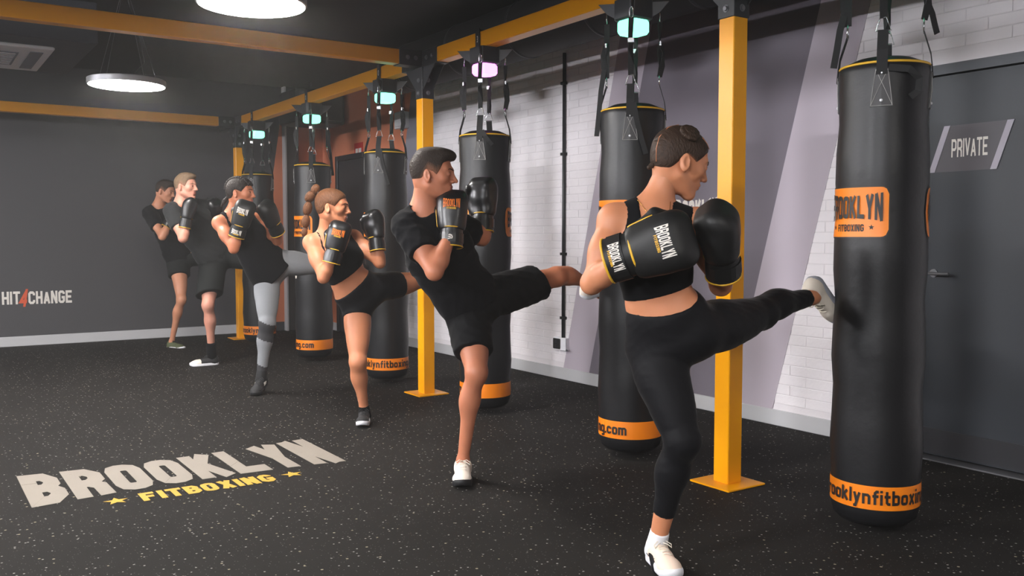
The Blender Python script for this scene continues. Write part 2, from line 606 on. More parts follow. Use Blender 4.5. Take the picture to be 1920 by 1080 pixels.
# dark panel leaning by the terracotta wall = closed doorway in the right wall
door2 = MB().cbox(WX - .03, 10.45, .0, WX + .002, 11.25, 2.25, .005).build('door_2', mat('dark_door_paint', (48, 46, 48), .6), kind='structure')
MB().cbox(WX - .05, 10.38, 0, WX - .001, 10.45, 2.32, .005).cbox(WX - .05, 11.25, 0, WX - .001, 11.32, 2.32, .005).cbox(WX - .05, 10.45, 2.25, WX - .001, 11.25, 2.32, .005).build('door_frame', M_BLK, door2)
MB().tube([(WX - .03, 10.55, 1.05), (WX - .08, 10.55, 1.05), (WX - .08, 10.68, 1.05)], .01).build('handle', M_GREYMET, door2)

# ---- the private door
door1 = MB().box(WX + .015, 2.02, .02, WX + .055, 2.985, 2.165).build('door_1', M_DOOR, kind='structure')
MB().cbox(WX - .02, 3.0, 0, WX + .06, 3.055, 2.225, .006).cbox(WX - .02, 1.95, 0, WX + .06, 2.005, 2.225, .006).box(WX - .02, 2.005, 2.17, WX + .06, 3.0, 2.225).build('door_frame', mat('door_frame_paint', (58, 62, 70), .45), door1)
MB().box(WX + .008, 2.02, .03, WX + .016, 2.985, .17).build('kick_plate', mat('brushed_plate', (62, 62, 66), .35, metal=.4), door1)
MB().box(WX - .06, 1.95, 0, WX + .06, 3.06, .008).build('threshold', M_GREYMET, door1)
hd = MB()
hd.lathe([(.0, 0), (.024, 0), (.024, .008), (.0, .008)], 0, 0, 20)
hd.v = [(WX + .015 - z, 2.93 + x, 1.06 + y) for x, y, z in hd.v]
hd.tube([(WX + .01, 2.93, 1.06), (WX - .04, 2.93, 1.06), (WX - .045, 2.92, 1.06), (WX - .045, 2.81, 1.06)], .009)
hd.build('door_handle', M_GREYMET, door1, smooth=True, angle=40)

sign = thing('door_sign', 'dark plaque reading PRIVATE between two slanted pale bars, on the slate door', 'sign', (WX + .015, 2.74, 1.63))
zs0, zs1 = 1.63, 1.885


def para(ya, yb, name, m, d, z0=zs0, z1=zs1, sl=.335):
    p = [(ya, z0), (yb, z0), (yb - sl * (z1 - z0), z1), (ya - sl * (z1 - z0), z1)]
    X0 = WX + .015
    vs_ = [(X0 - d, y, z) for y, z in p] + [(X0, y, z) for y, z in p]
    fs = [(0, 1, 2, 3), (7, 6, 5, 4)] + [(i, (i + 1) % 4, 4 + (i + 1) % 4, 4 + i) for i in range(4)]
    return MB().add(vs_, fs).build(name, m, sign)


para(2.60, 2.965, 'panel', mat('sign_panel', (74, 70, 76), .5), .003)
para(2.94, 2.975, 'slanted_bar', mat('sign_bar', (166, 160, 172), .45), .006)
para(2.59, 2.625, 'slanted_bar', MATS['sign_bar'], .006)
q, w = layout('PRIVATE', t=.15, gap=.09)
letter_mesh(q, plane_map((WX + .0095, 2.742, 1.708), (0, -1, 0), (0, 0, 1), .205 / w, .10), 'lettering', M_WHITE, sign)
rehome(sign)

# ---- lettering on the walls and the floor
lg = thing('wall_slogan', 'white HIT CHANGE slogan with an orange 4 low on the far wall', 'sign', (1.3, FY, .48))
q, w = layout('HIT', t=.19, gap=.08)
s = .148
w_hit = .185
letter_mesh(q, plane_map((.955 + w_hit / 2, FY - .003, .487), (1, 0, 0), (0, 0, 1), w_hit / w, s), 'lettering', M_WHITE, lg)
q, w = layout('CHANGE', t=.19, gap=.08)
letter_mesh(q, plane_map((1.455, FY - .003, .483), (1, 0, 0), (0, 0, 1), .462 / w, s), 'lettering', M_WHITE, lg)
q, w = layout('4', t=.2)
q = [[(x + .25 * (y - .5), y) for x, y in k] for k in q]
letter_mesh(q, plane_map((1.178, FY - .005, .455), (1, 0, 0), (0, 0, 1), .075 / w, .205), 'numeral', mat('red_orange_print', (206, 84, 48), .6), lg)['label'] = 'red-orange slanted numeral 4'
rehome(lg)

lf = thing('floor_logo', 'large cream and yellow gym name painted on the dark speckled floor', 'logo', (1.26, 5.05, 0))
M_CREAM = mat('cream_floor_paint', (136, 128, 118), .65, var=(5, .06))
M_FYEL = mat('yellow_floor_paint', (186, 148, 44), .65)
q, w = layout('BROOKLYN', t=.25, gap=.07, sub=.3, flare=.22)
q = [[(x, .5 + (y - .5) * .84) for x, y in k] for k in q]
letter_mesh(q, plane_map((1.265, 4.725, .0025), (1, 0, 0), (0, 1, 0), 1.58 / w, .655), 'lettering', M_CREAM, lf)
q, w = layout('FITBOXING', t=.24, gap=.09)
letter_mesh(q, plane_map((1.265, 4.535, .0025), (1, 0, 0), (0, 1, 0), .66 / w, .15), 'lettering', M_FYEL, lf)
for cx in (.825, 1.70):
    letter_mesh(star_quads(0, 0, 1), plane_map((cx, 4.615, .0025), (1, 0, 0), (0, 1, 0), .06, .06), 'star', M_FYEL, lf)
rehome(lf)

lw_ = thing('wall_logo', 'white arched gym name on the dark mauve band behind the nearest woman', 'logo', (WX, 4.8, 1.4))
q, w = layout('BROOKLYN', t=.22, gap=.07, flare=.22)
letter_mesh(q, plane_map((WX - .008, 4.79, 1.36), (0, -1, 0), (0, 0, 1), .52 / w, .175), 'lettering', M_WHITE, lw_)
q, w = layout('FITBOXING', t=.2, gap=.08)
letter_mesh(q, plane_map((WX - .008, 4.79, 1.29), (0, -1, 0), (0, 0, 1), .3 / w, .045), 'lettering', M_WHITE, lw_)
rehome(lw_)

# ---- conduit and socket
cd = thing('conduit', 'dark vertical cable conduit clipped to the white brick wall', 'pipe', (WX, 6.36, .38))
MB().tube([(WX - .02, 6.365, .375), (WX - .02, 6.362, 1.5), (WX - .02, 6.36, 2.86)], .016, 10).build('pipe', M_BLK, cd, smooth=True)
for z in (.55, 1.115, 1.988, 2.6):
    MB().box(WX - .04, 6.335, z - .012, WX, 6.39, z + .012).build('clip', M_BLK2, cd)
rehome(cd)
so = thing('wall_socket', 'black double wall socket in a pale box below the conduit', 'socket', (WX, 6.4, .28))
MB().cbox(WX - .045, 6.30, .262, WX, 6.48, .375, .004).build('back_box', M_WHITEP, so)
MB().cbox(WX - .055, 6.372, .272, WX - .044, 6.472, .365, .004).build('face_plate', M_BLK2, so)
for z in (.299, .338):
    b = MB().lathe([(.0, 0), (.016, 0), (.016, .003), (.011, .003), (.011, .001), (0, .001)], 0, 0, 16)
    b.v = [(WX - .055 - zz, 6.422 + x, z + y) for x, y, zz in b.v]
    b.build('outlet', M_BLK, so)
MB().tube([(WX - .03, 6.30, .275), (WX - .05, 6.28, .27), (WX - .05, 6.262, .272)], .006).build('lock_lever', M_GREYMET, so)
rehome(so)

# ---- electrical box high up by the post, red sign, dark screen housing
eb = thing('junction_box', 'pale grey junction box high on the grey band with a pipe above', 'box', (WX, 9.4, 2.5))
MB().cbox(WX - .09, 9.29, 2.50, WX, 9.50, 2.69, .008).build('housing', M_WHITEP, eb)
MB().cbox(WX - .098, 9.31, 2.52, WX - .09, 9.48, 2.67, .004).build('lid', M_WHITEP, eb)
MB().tube([(WX - .03, 9.40, 2.69), (WX - .03, 9.40, CEIL)], .02, 8).build('pipe', mat('terracotta_pipe', (150, 84, 58), .6), eb, smooth=True)
rehome(eb)
rs = thing('red_sign', 'small red safety sign with white marks on the terracotta wall', 'sign', (WX, 10.65, 2.2))
MB().box(WX - .012, 10.53, 2.24, WX - .006, 10.78, 2.45).build('board', mat('safety_red', (196, 42, 36), .5), rs)
MB().box(WX - .014, 10.57, 2.31, WX - .012, 10.65, 2.38).box(WX - .014, 10.67, 2.31, WX - .012, 10.74, 2.38).build('marks', M_WHITE, rs)
rehome(rs)
tv = thing('ceiling_speaker_box', 'dark square housing hung high in the far corner above the terracotta wall', 'speaker', (4.5, 11.2, 2.7))
MB().cbox(4.15, 10.95, 2.70, 4.80, 11.55, 3.12, .012).build('housing', M_BLK2, tv)
MB().cbox(4.19, 10.935, 2.74, 4.76, 10.95, 3.08, .004).build('grille', M_BLK, tv)
MB().tube([(4.47, 11.25, 3.12), (4.47, 11.25, CEIL)], .02, 8).build('bracket', M_BLK, tv)
rehome(tv)

# ---- big round air duct along the wall
dt = thing('air_duct', 'fat round black air duct running along the ceiling beside the wall', 'duct', (4.5, 5.8, 2.95))
R_, DX, DZ = .235, 4.42, 3.0


def ring_y(mb, prof, n=40):
    rings = [[(DX + r * math.cos(2 * PI * j / n), y, DZ + r * math.sin(2 * PI * j / n)) for j in range(n)] for r, y in prof]
    mb.rings(rings)
    return mb


ring_y(MB(), [(R_, 3.35), (R_, 8.6)]).build('duct_pipe', M_BLK2, dt, smooth=True, angle=40)
ring_y(MB(), [(.02, 3.17), (R_ * .5, 3.19), (R_ * .85, 3.25), (R_, 3.35)]).build('end_cap', M_BLK2, dt, smooth=True, angle=50)
ring_y(MB(), [(R_, 8.6), (R_ * .85, 8.7), (R_ * .5, 8.76), (.02, 8.78)]).build('end_cap', M_BLK2, dt, smooth=True, angle=50)
for y in (4.3, 5.3, 6.3, 7.3, 8.3):
    ring_y(MB(), [(R_, y - .015), (R_ + .008, y - .008), (R_ + .008, y + .008), (R_, y + .015)]).build('seam_ring', M_BLK, dt, smooth=True)
for y in (3.9, 6.0, 8.0):
    MB().box(DX - .008, y, DZ + R_ - .02, DX + .008, y + .03, CEIL).build('hanger', M_GREYMET, dt)
rehome(dt)

# ---- air conditioning cassette
ac = thing('air_conditioner', 'white ceiling air cassette set in a dark dropped box, upper left', 'air conditioner', (.7, 9.3, 2.9))
MB().cbox(-.35, 8.45, 2.90, 1.46, 10.2, CEIL, .01).build('dropped_box', mat('dark_plasterboard', (58, 60, 68), .7), ac)
MB().cbox(.18, 8.78, 2.872, 1.17, 10.0, 2.90, .008).build('frame', M_WHITEP, ac)
MB().box(.42, 9.05, 2.866, .92, 9.72, 2.872).build('intake_panel', mat('grey_grille', (130, 134, 146), .6), ac)  # one even grey for the intake and the slots
for i in range(9):
    MB().box(.44, 9.09 + i * .07, 2.860, .90, 9.10 + i * .07, 2.867).build('louvre', M_WHITEP, ac)
MB().box(1.0, 8.95, 2.866, 1.10, 9.85, 2.872).build('air_slot', MATS['grey_grille'], ac)
MB().box(.25, 8.95, 2.866, .35, 9.85, 2.872).build('air_slot', MATS['grey_grille'], ac)
rehome(ac)

# ================================================================== pendant lamps
M_GLOW = mat('lamp_diffuser', (255, 250, 240), .5, emit=((255, 250, 244), LAMP_STRENGTH))


def pendant(x, y, z, label):
    t = thing('pendant_lamp', label, 'lamp', (x, y, z), 'round disc pendant lamps')
    r = .30
    MB().lathe([(r - .008, 0), (r, .004), (r, .045), (r - .01, .05), (.02, .052)], 0, 0, 64).build('rim', mat('lamp_rim', (150, 150, 152), .4, metal=.5), t, smooth=True, angle=35)
    MB().lathe([(.001, -.003), (r - .012, -.003), (r - .010, .003), (.001, .003)], 0, 0, 64).build('diffuser', M_GLOW, t)
    for k in range(4):
        a = PI / 4 + k * PI / 2
        MB().tube([(.26 * math.cos(a), .26 * math.sin(a), .05), (.03 * math.cos(a), .03 * math.sin(a), CEIL - z - .02)], .0018, 5).build('wire', M_GREYMET, t)
    pts = [(.05, .0, .05), (.07, 0, .12), (.02 + .12, 0, .2), (.12, .02, .34), (.03, .02, CEIL - z - .1), (0, 0, CEIL - z - .02)]
    MB().tube(pts, .004, 6).build('cable', M_BLK2, t, smooth=True)
    MB().lathe([(.001, CEIL - z - .03), (.06, CEIL - z - .03), (.065, CEIL - z), (.001, CEIL - z)], 0, 0, 24).build('ceiling_rose', M_BLK, t, smooth=True, angle=40)
    t.location = (x, y, z)
    return t


pendant(1.67, 5.06, 2.555, 'glowing round pendant lamp cut by the top edge of the picture')
pendant(1.575, 7.92, 2.49, 'glowing round pendant lamp hanging further back over the floor, whole')
for x, y, lab in ((1.67, -.9, 'directly behind the camera'), (-1.4, 5.06, 'left of the logo on the floor'), (-1.4, 2.2, 'left beside the camera'), (-1.4, -.7, 'behind the camera to the left'), (-1.4, 7.92, 'far left near the slogan wall')):
    pendant(x, y, 2.53, 'added unseen round pendant lamp outside the picture, ' + lab)  # pendants added out of view to raise the wall brightness

M_FILL = mat('fill_diffuser', (255, 250, 244), .5, emit=((250, 250, 255), FILL_STRENGTH))  # glow of the strips added out of view to light the wall


def fill_strip(y, label):
    """added unseen strip lamp brightening the brick wall, its visor keeping the top dark"""
    t = thing('added_fill_lamp', label, 'lamp', (-3.7, y, 2.63), 'added unseen strip lamps brightening the brick wall')
    a = math.radians(16)
    dx, dz = math.cos(a), -math.sin(a)          # direction of the light
    ux, uz = math.sin(a), math.cos(a)
    def bx(x0, x1, h0, h1, yy, name, m, par=None):
        p = []
        for (d_, h_) in ((x0, h0), (x1, h0), (x1, h1), (x0, h1)):
            p.append((d_ * dx + h_ * ux, d_ * dz + h_ * uz))
        v = [(q[0], -yy, q[1]) for q in p] + [(q[0], yy, q[1]) for q in p]
        f = [(0, 1, 2, 3), (7, 6, 5, 4)] + [(i, (i + 1) % 4, 4 + (i + 1) % 4, 4 + i) for i in range(4)]
        return MB().add(v, f).build(name, m, par or t)
    bx(-.08, 0, -.05, .05, .48, 'housing', M_BLK)
    bx(.0, .006, -.03, .03, .45, 'diffuser', M_FILL)
    MB().box(-.05, -.49, .07, 1.0, .49, .08).box(.99, -.49, .0, 1.0, .49, .08).build('visor', M_BLK, t)  # lip shaped to cut the added light off the wall top
    for yy in (-.4, .4):
        MB().tube([(0, yy, .07), (0, yy, CEIL - 2.63)], .006, 6).build('hanger', M_GREYMET, t)
    return t


fill_strip(-1.6, 'added unseen strip lamp behind the camera brightening the near wall')
fill_strip(2.0, 'added unseen strip lamp left of the camera brightening the wall by the near post')
fill_strip(5.6, 'added unseen strip lamp far left brightening the wall by the middle post')
fill_strip(9.0, 'added unseen strip lamp farthest left brightening the terracotta wall')

# ================================================================== the steel rig
rig = thing('bag_rig', 'yellow steel frame of posts and overhead beams carrying the punching bags', 'frame', (3.5, 6.4, 0))
PX = 3.5
PW = .05
POSTS = (3.2, 6.42, 11.2)
ZB, ZT = 2.605, 2.715


def bolt(parent, p, n, r=.013):
    b = MB()
    n = np.array(n, float)
    u = np.cross(n, (0, 0, 1.0)) if abs(n[2]) < .9 else np.array((1.0, 0, 0))
    w = np.cross(n, u)
    p = np.array(p, float)
    rings = []
    for rr_, h in ((r * 1.4, 0), (r * 1.4, .003), (r, .003), (r, .009), (r * .8, .011)):
        rings.append([tuple(p + n * h + rr_ * (u * math.cos(a) + w * math.sin(a))) for a in [2 * PI * j / 12 for j in range(12)]])
    b.rings(rings)
    return b.build('bolt', M_GREYMET, parent)


for py_ in POSTS:
    po = MB().cbox(PX - PW, py_ - PW, .008, PX + PW, py_ + PW, 2.36, .004).build('post', M_YEL, rig)
    bp_ = MB().cbox(PX - .135, py_ - .135, 0, PX + .135, py_ + .135, .01, .003).build('base_plate', M_YEL, po)
    sl = MB().cbox(PX - PW - .005, py_ - PW - .005, 2.355, PX + PW + .005, py_ + PW + .005, ZT + .005, .003).build('sleeve', M_BLK, rig)
    for z in (2.40, 2.50):
        bolt(sl, (PX - PW - .005, py_, z), (-1, 0, 0))
        bolt(sl, (PX, py_ - PW - .005, z), (0, -1, 0))
    for sgn in (-1, 1):
        s2 = MB().cbox(PX - PW - .005, min(py_ + sgn * .04, py_ + sgn * .29), ZB - .006, PX + PW + .005, max(py_ + sgn * .04, py_ + sgn * .29), ZT + .006, .003).build('sleeve', M_BLK, rig)
        bolt(s2, (PX - PW - .005, py_ + sgn * .13, 2.66), (-1, 0, 0))
        bolt(s2, (PX - PW - .005, py_ + sgn * .22, 2.66), (-1, 0, 0))
        g = MB()
        a = py_ + sgn * (PW + .005)
        for x0 in (PX - .045, PX + .04):
            g.add([(x0, a, 2.42), (x0, a, ZB), (x0, a + sgn * .19, ZB), (x0 + .005, a, 2.42), (x0 + .005, a, ZB), (x0 + .005, a + sgn * .19, ZB)], [(0, 1, 2), (5, 4, 3), (0, 1, 4, 3), (1, 2, 5, 4), (2, 0, 3, 5)])
        g.build('gusset', M_BLK, rig)
    s3 = MB().cbox(PX - .25, py_ - PW - .005, ZB - .006, PX - .04, py_ + PW + .005, ZT + .006, .003).build('sleeve', M_BLK, rig)
    bolt(s3, (PX - .11, py_ - PW - .005, 2.66), (0, -1, 0))
    bolt(s3, (PX - .18, py_ - PW - .005, 2.66), (0, -1, 0))
    MB().cbox(-4.45, py_ - PW, ZB, PX - .24, py_ + PW, ZT, .004).build('cross_beam', M_YEL, rig)
for a, b in ((-1.0, 3.2 - .28), (3.2 + .28, 6.42 - .28), (6.42 + .28, 11.2 - .28)):
    MB().cbox(PX - PW, a, ZB, PX + PW, b, ZT, .004).build('beam', M_YEL, rig)
MB().cbox(PX - PW, 11.4, ZB, PX + PW, FY - .003, ZT, .004).build('beam', M_BLK, rig)
rehome(rig)

# ================================================================== bags and their sensor lamps
M_GREENLED = mat('green_lens', (60, 230, 170), .3, emit=((120, 236, 190), LED_STRENGTH))
M_PINKLED = mat('pink_lens', (240, 130, 235), .3, emit=((240, 130, 236), LED_STRENGTH))
M_RIVET = mat('rivet_steel', (225, 225, 228), .35, metal=.3)
M_GREENLIT = mat('bag_top_vinyl', (40, 42, 42), .5)
BR, BT = .185, 1.985
BX = 3.5


def nrm3(v):
    return v / np.linalg.norm(v)


def cyl(ax, ay, az_deg, z, r):
    a = np.radians(az_deg)
    return np.stack([ax + r * np.cos(a), ay + r * np.sin(a), np.broadcast_to(z, np.shape(a))], -1)


def bag_profile():
    p = [(.001, .035), (.10, .035), (.145, .045), (.172, .07), (.182, .11), (BR, .16)]
    for i in range(14):
        z = .25 + i * .125
        p.append((BR + .0035 * math.sin(i * 1.9) + (.002 if i % 3 else -.002) - .004 * (z > 1.6), z))
    p += [(BR - .004, BT - .03), (BR - .006, BT - .006), (BR - .014, BT), (BR - .03, BT + .012), (BR - .07, BT + .03), (.001, BT + .035)]
    return p


PROF = bag_profile()
PZ = [z for r, z in PROF][1:]
PR = [r for r, z in PROF][1:]


def rad(z):
    return np.interp(z, PZ[:-4], PR[:-4])


def bag(y, rot, text_start, label, led, tails):
    t = thing('punching_bag', label, 'punching bag', (BX, y, .035), 'tall punching bags in a row')
    MB().lathe(PROF, BX, y, 64).build('bag_body', M_BAG, t, smooth=True, angle=60)
    MB().tube([tuple(cyl(BX, y, a, BT - .002, BR - .007)) for a in range(0, 360, 8)], .0055, 6, closed=True).build('rim_piping', M_PIPING, t, smooth=True)
    # orange band and its lettering
    bb = MB()
    n = 72
    bb.rings([[tuple(cyl(BX, y, 360 * j / n, z, rad(z) + .0015)) for j in range(n)] for z in (.125, .16, .19, .225)], cap=False)
    bo = bb.build('orange_band', M_BAGBAND, t, smooth=True)
    q, w = layout('brooklynfitboxing.com', t=.19, gap=.10, sub=.25)
    span = 216.0
    letter_mesh(q, lambda p: cyl(BX, y, text_start + (p[:, 0] / w + .5) * span, .149 + p[:, 1] * .062, BR + .0045), 'lettering', M_TEXTBLK, bo)
    # the two label patches
    for az in (176 + rot + (10 if y < 3 else 0), 337 + rot + (10 if y < 3 else 0)):
        W_, H_ = 100.0, .205
        hw, hh, rc = .5 * W_ / 57.2958 * BR, H_ / 2, .03
        def rnd(hw, hh, rc, e=0.0):
            out = []
            for cx, cy, a0 in ((hw - rc, hh - rc, 0), (-hw + rc, hh - rc, 90), (-hw + rc, -hh + rc, 180), (hw - rc, -hh + rc, 270)):
                for k in range(6):
                    a = math.radians(a0 + k * 18)
                    out.append((cx + (rc + e) * math.cos(a), cy + (rc + e) * math.sin(a)))
            return out
        for nm, e, dr, m in (('patch_border', .006, .0025, M_TEXTBLK), ('label_patch', 0.0, .0035, M_BAGBAND)):
            o2 = rnd(hw, hh, rc, e)
            # grid of the rounded rectangle: columns along the arc
            xs = np.linspace(-(hw + e), hw + e, 33)
            top = []
            for xx in xs:
                d = max(0, abs(xx) - (hw - rc))
                top.append(hh - rc + math.sqrt(max(0, (rc + e) ** 2 - d * d)))
            v = []
            for xx, tt in zip(xs, top):
                for zz in (-tt, 0, tt):
                    v.append(tuple(cyl(BX, y, az + math.degrees(xx / BR), 1.37 + zz, rad(1.37 + zz) + dr)))
            f = []
            for i in range(32):
                for j in range(2):
                    f.append((i * 3 + j, (i + 1) * 3 + j, (i + 1) * 3 + j + 1, i * 3 + j + 1))
            po = MB().add(v, f).build(nm, m, t if nm == 'label_patch' else None, smooth=True)
            if nm == 'label_patch':
                patch = po
            else:
                border = po
        border.parent = patch
        q, w = layout('BROOKLYN', t=.19, gap=.09, sub=.2, flare=.28)
        letter_mesh(q, lambda p: cyl(BX, y, az + p[:, 0] / w * 86, 1.345 + (p[:, 1] - .0) * .092, BR + .0055), 'lettering', M_TEXTBLK, patch)
        q, w = layout('FITBOXING', t=.19, gap=.10, sub=.3)
        letter_mesh(q, lambda p: cyl(BX, y, az + p[:, 0] / w * 42, 1.290 + p[:, 1] * .030, BR + .0055), 'lettering', M_TEXTBLK, patch)
        for sx in (-30, 30):
            letter_mesh(star_quads(0, 0, 1), lambda p: cyl(BX, y, az + sx + p[:, 0] * 3.6, 1.307 + p[:, 1] * .012, BR + .0055), 'star', M_TEXTBLK, patch)
    # stitched strap patches, straps, rings and hooks
    for k in range(4):
        az = 224 + k * 90 + rot
        a = math.radians(az)
        out = np.array((math.cos(a), math.sin(a), 0))
        g = MB()
        v = []
        for zz, hw in ((1.80, .046), (1.88, .036), (1.955, .025)):
            for s in (-1, 0, 1):
                v.append(tuple(cyl(BX, y, az + math.degrees(s * hw / BR), zz, rad(zz) + .004)))
        v += [tuple(np.array(p) - out * .006) for p in v]
        f = [(0, 1, 4, 3), (1, 2, 5, 4), (3, 4, 7, 6), (4, 5, 8, 7)]
        f += [tuple(i + 9 for i in q_)[::-1] for q_ in f]
        f += [(0, 9, 10, 1), (1, 10, 11, 2), (2, 11, 14, 5), (5, 14, 17, 8), (8, 17, 16, 7), (7, 16, 15, 6), (6, 15, 12, 3), (3, 12, 9, 0)]
        pt = g.add(v, f).build('strap_patch', M_PATCH, t)
        th = MB()
        def on(s, zz, e=.0062):
            return tuple(cyl(BX, y, az + math.degrees(s / BR), zz, rad(zz) + e))
        def line(p0, p1):
            th.tube([on(p0[0] + (p1[0] - p0[0]) * u, p0[1] + (p1[1] - p0[1]) * u) for u in (0, .5, 1)], .0009, 4)
        A, B_, C_, D_ = (-.042, 1.804), (.042, 1.804), (.023, 1.95), (-.023, 1.95)
        for p0, p1 in ((A, B_), (B_, C_), (C_, D_), (D_, A), (A, C_), (B_, D_)):
            line(p0, p1)
        th.build('stitching', M_THREAD, pt)
        rv = MB()
        for zz in (1.825, 1.935):
            c = np.array(on(0, zz, .004))
            u = np.array((-out[1], out[0], 0))
            rv.rings([[tuple(c + out * h + r_ * (u * math.cos(b) + np.array((0, 0, 1)) * math.sin(b))) for b in [2 * PI * j / 10 for j in range(10)]] for r_, h in ((.007, 0), (.007, .003), (.003, .006))])
        rv.build('rivet', M_RIVET, pt, smooth=True)
        # lower webbing loop from the patch up to the ring
        ringz = 2.115 + .012 * (k % 2)
        rp = cyl(BX, y, az, ringz, BR - .035)
        st = MB().ribbon([on(0, 1.93, .008), on(0, BT - .005, .006), tuple(cyl(BX, y, az, 2.03, BR - .006)), tuple(rp)], .042, .004, out).build('lower_strap', M_STRAP, t)
        # triangular ring
        u = np.array((-out[1], out[0], 0))
        rp = np.array(rp)
        tri = [rp + u * .030 + np.array((0, 0, -.004)), rp + u * .012 + np.array((0, 0, .05)), rp - u * .012 + np.array((0, 0, .05)), rp - u * .030 + np.array((0, 0, -.004))]
        MB().tube(tri, .0032, 6, closed=True).build('triangle_ring', M_CHROME, t, smooth=True)
        # adjustable upper strap to the hook of the lamp bracket
        hook = np.array((BX + .15 * math.cos(a), y + .15 * math.sin(a), 2.535))
        p0 = rp + np.array((0, 0, .046))
        top = hook + np.array((0, 0, -.055))
        d = top - p0
        fc = nrm3(out * .35 + np.array((-FWD[0], -FWD[1], 0)))
        fc2 = nrm3(out * .2 + np.array((-FWD[0], -FWD[1], 0)) + u * .9)
        us = MB().ribbon([p0, p0 + d * .2 + u * .004, p0 + d * .45 - u * .003, p0 + d * .66 - u * .004, top], .030, .003, [fc, fc2, fc, fc2, fc])
        us.ribbon([p0, p0 + d * .2 + out * .016, p0 + d * .42 + out * .020, p0 + d * .6 + out * .003], .030, .003, [fc, fc, fc2, fc])
        us.build('upper_strap', M_STRAP, t)
        c = p0 + d * .6
        MB().cbox(-.018, -.006, -.014, .018, .006, .014, .002).build('buckle', M_CHROME, t)
        bo_ = COL.objects[-1]
        bo_.data.transform(Matrix(((u[0], out[0], 0, c[0] + out[0] * .004), (u[1], out[1], 0, c[1] + out[1] * .004), (0, 0, 1, c[2]), (0, 0, 0, 1))))
        car = [hook + np.array((0, 0, .004)), hook + u * .010 + np.array((0, 0, -.012)), hook + u * .009 + np.array((0, 0, -.05)), top + np.array((0, 0, -.006)), hook - u * .009 + np.array((0, 0, -.05)), hook - u * .010 + np.array((0, 0, -.012))]
        MB().tube(car, .0028, 6, closed=True).build('snap_hook', M_CHROME, t, smooth=True)
        if k in tails:
            kind_, L_ = tails[k]
            b0 = p0 + d * .22
            if kind_ == 'hang':
                pts = [b0 + out * .012, b0 + out * .03 + u * .02 - np.array((0, 0, L_ * .35)), b0 + out * .04 + u * .035 - np.array((0, 0, L_ * .7)), b0 + out * .05 + u * .05 - np.array((0, 0, L_))]
            elif kind_ == 'front':
                zt = BT + .02
                pts = [tuple(cyl(BX, y, az + 6, zt, BR + .004)), tuple(cyl(BX, y, az + 12, zt - L_ * .4, BR + .012)), tuple(cyl(BX, y, az + 20, zt - L_ * .75, BR + .012)), tuple(cyl(BX, y, az + 27, zt - L_, BR + .008))]
            else:
                zt = BT - .03
                pts = [tuple(cyl(BX, y, az + 8, zt, BR + .004)), tuple(cyl(BX, y, az + 30, zt - .01, BR + .02)), tuple(cyl(BX, y, az + 42, zt - L_ * .4, BR + .026)), tuple(cyl(BX, y, az + 42, zt - L_ * .8, BR + .02)), tuple(cyl(BX, y, az + 34, zt - L_, BR + .008))]
            MB().ribbon(pts, .028, .003, fc if kind_ == 'hang' else out).build('loose_strap_end', M_STRAP, t)
    rehome(t)
    return t


def sensor(y, colour_mat, rot, label, num):
    t = thing('sensor_lamp', label, 'lamp', (BX, y, 2.4), 'coloured sensor lamps above the bags')
    def octo(hw, c, z, cx=BX):
        pts = [(hw, hw - c), (hw - c, hw), (-hw + c, hw), (-hw, hw - c), (-hw, -hw + c), (-hw + c, -hw), (hw - c, -hw), (hw, -hw + c)]
        return [(BX + x_, y + y_, z) for x_, y_ in pts]
    MB().rings([octo(.075, .02, 2.49), octo(.085, .02, 2.50), octo(.085, .02, ZB)]).build('housing', M_BLK, t)
    MB().rings([octo(.068, .03, 2.415), octo(.076, .028, 2.43), octo(.076, .028, 2.478), octo(.07, .03, 2.49)]).build('lens', colour_mat, t)
    for k in range(4):
        a = math.radians(224 + rot + 90 * k)
        o_ = np.array((math.cos(a), math.sin(a), 0))
        u = np.array((-o_[1], o_[0], 0))
        c = np.array((BX, y, 0))
        v = []
        for s in (-.003, .003):
            for r_, z in ((.06, 2.50), (.07, 2.592), (.20, 2.592), (.165, 2.575)):
                v.append(tuple(c + o_ * r_ + u * s + np.array((0, 0, z))))
        v[3] = tuple(c + o_ * .15 + u * -.003 + np.array((0, 0, 2.535)))
        v[7] = tuple(c + o_ * .15 + u * .003 + np.array((0, 0, 2.535)))
        v[0] = tuple(c + o_ * .075 + u * -.003 + np.array((0, 0, 2.492)))
        v[4] = tuple(c + o_ * .075 + u * .003 + np.array((0, 0, 2.492)))
        MB().add(v, [(0, 1, 2, 3), (7, 6, 5, 4), (0, 1, 5, 4), (1, 2, 6, 5), (2, 3, 7, 6), (3, 0, 4, 7)]).build('wing_bracket', M_BLK, t)
    cl = MB()
    for s in (-1, 1):
        x0 = BX + s * (PW + .0045)
        cl.box(min(x0, x0 + s * .006), y - .028, 2.56, max(x0, x0 + s * .006), y + .028, ZT + .02)
    cl.box(BX - PW - .01, y - .028, ZT + .002, BX + PW + .01, y + .028, ZT + .012)
    co = cl.build('beam_clamp', M_BLK, t)
    q, w = layout(num, t=.2)
    letter_mesh(q, plane_map((BX - PW - .0115, y, 2.64), (0, -1, 0), (0, 0, 1), .026 / w * min(1, w), .045), 'numeral', M_WHITE, co)
    rehome(t)
    return t


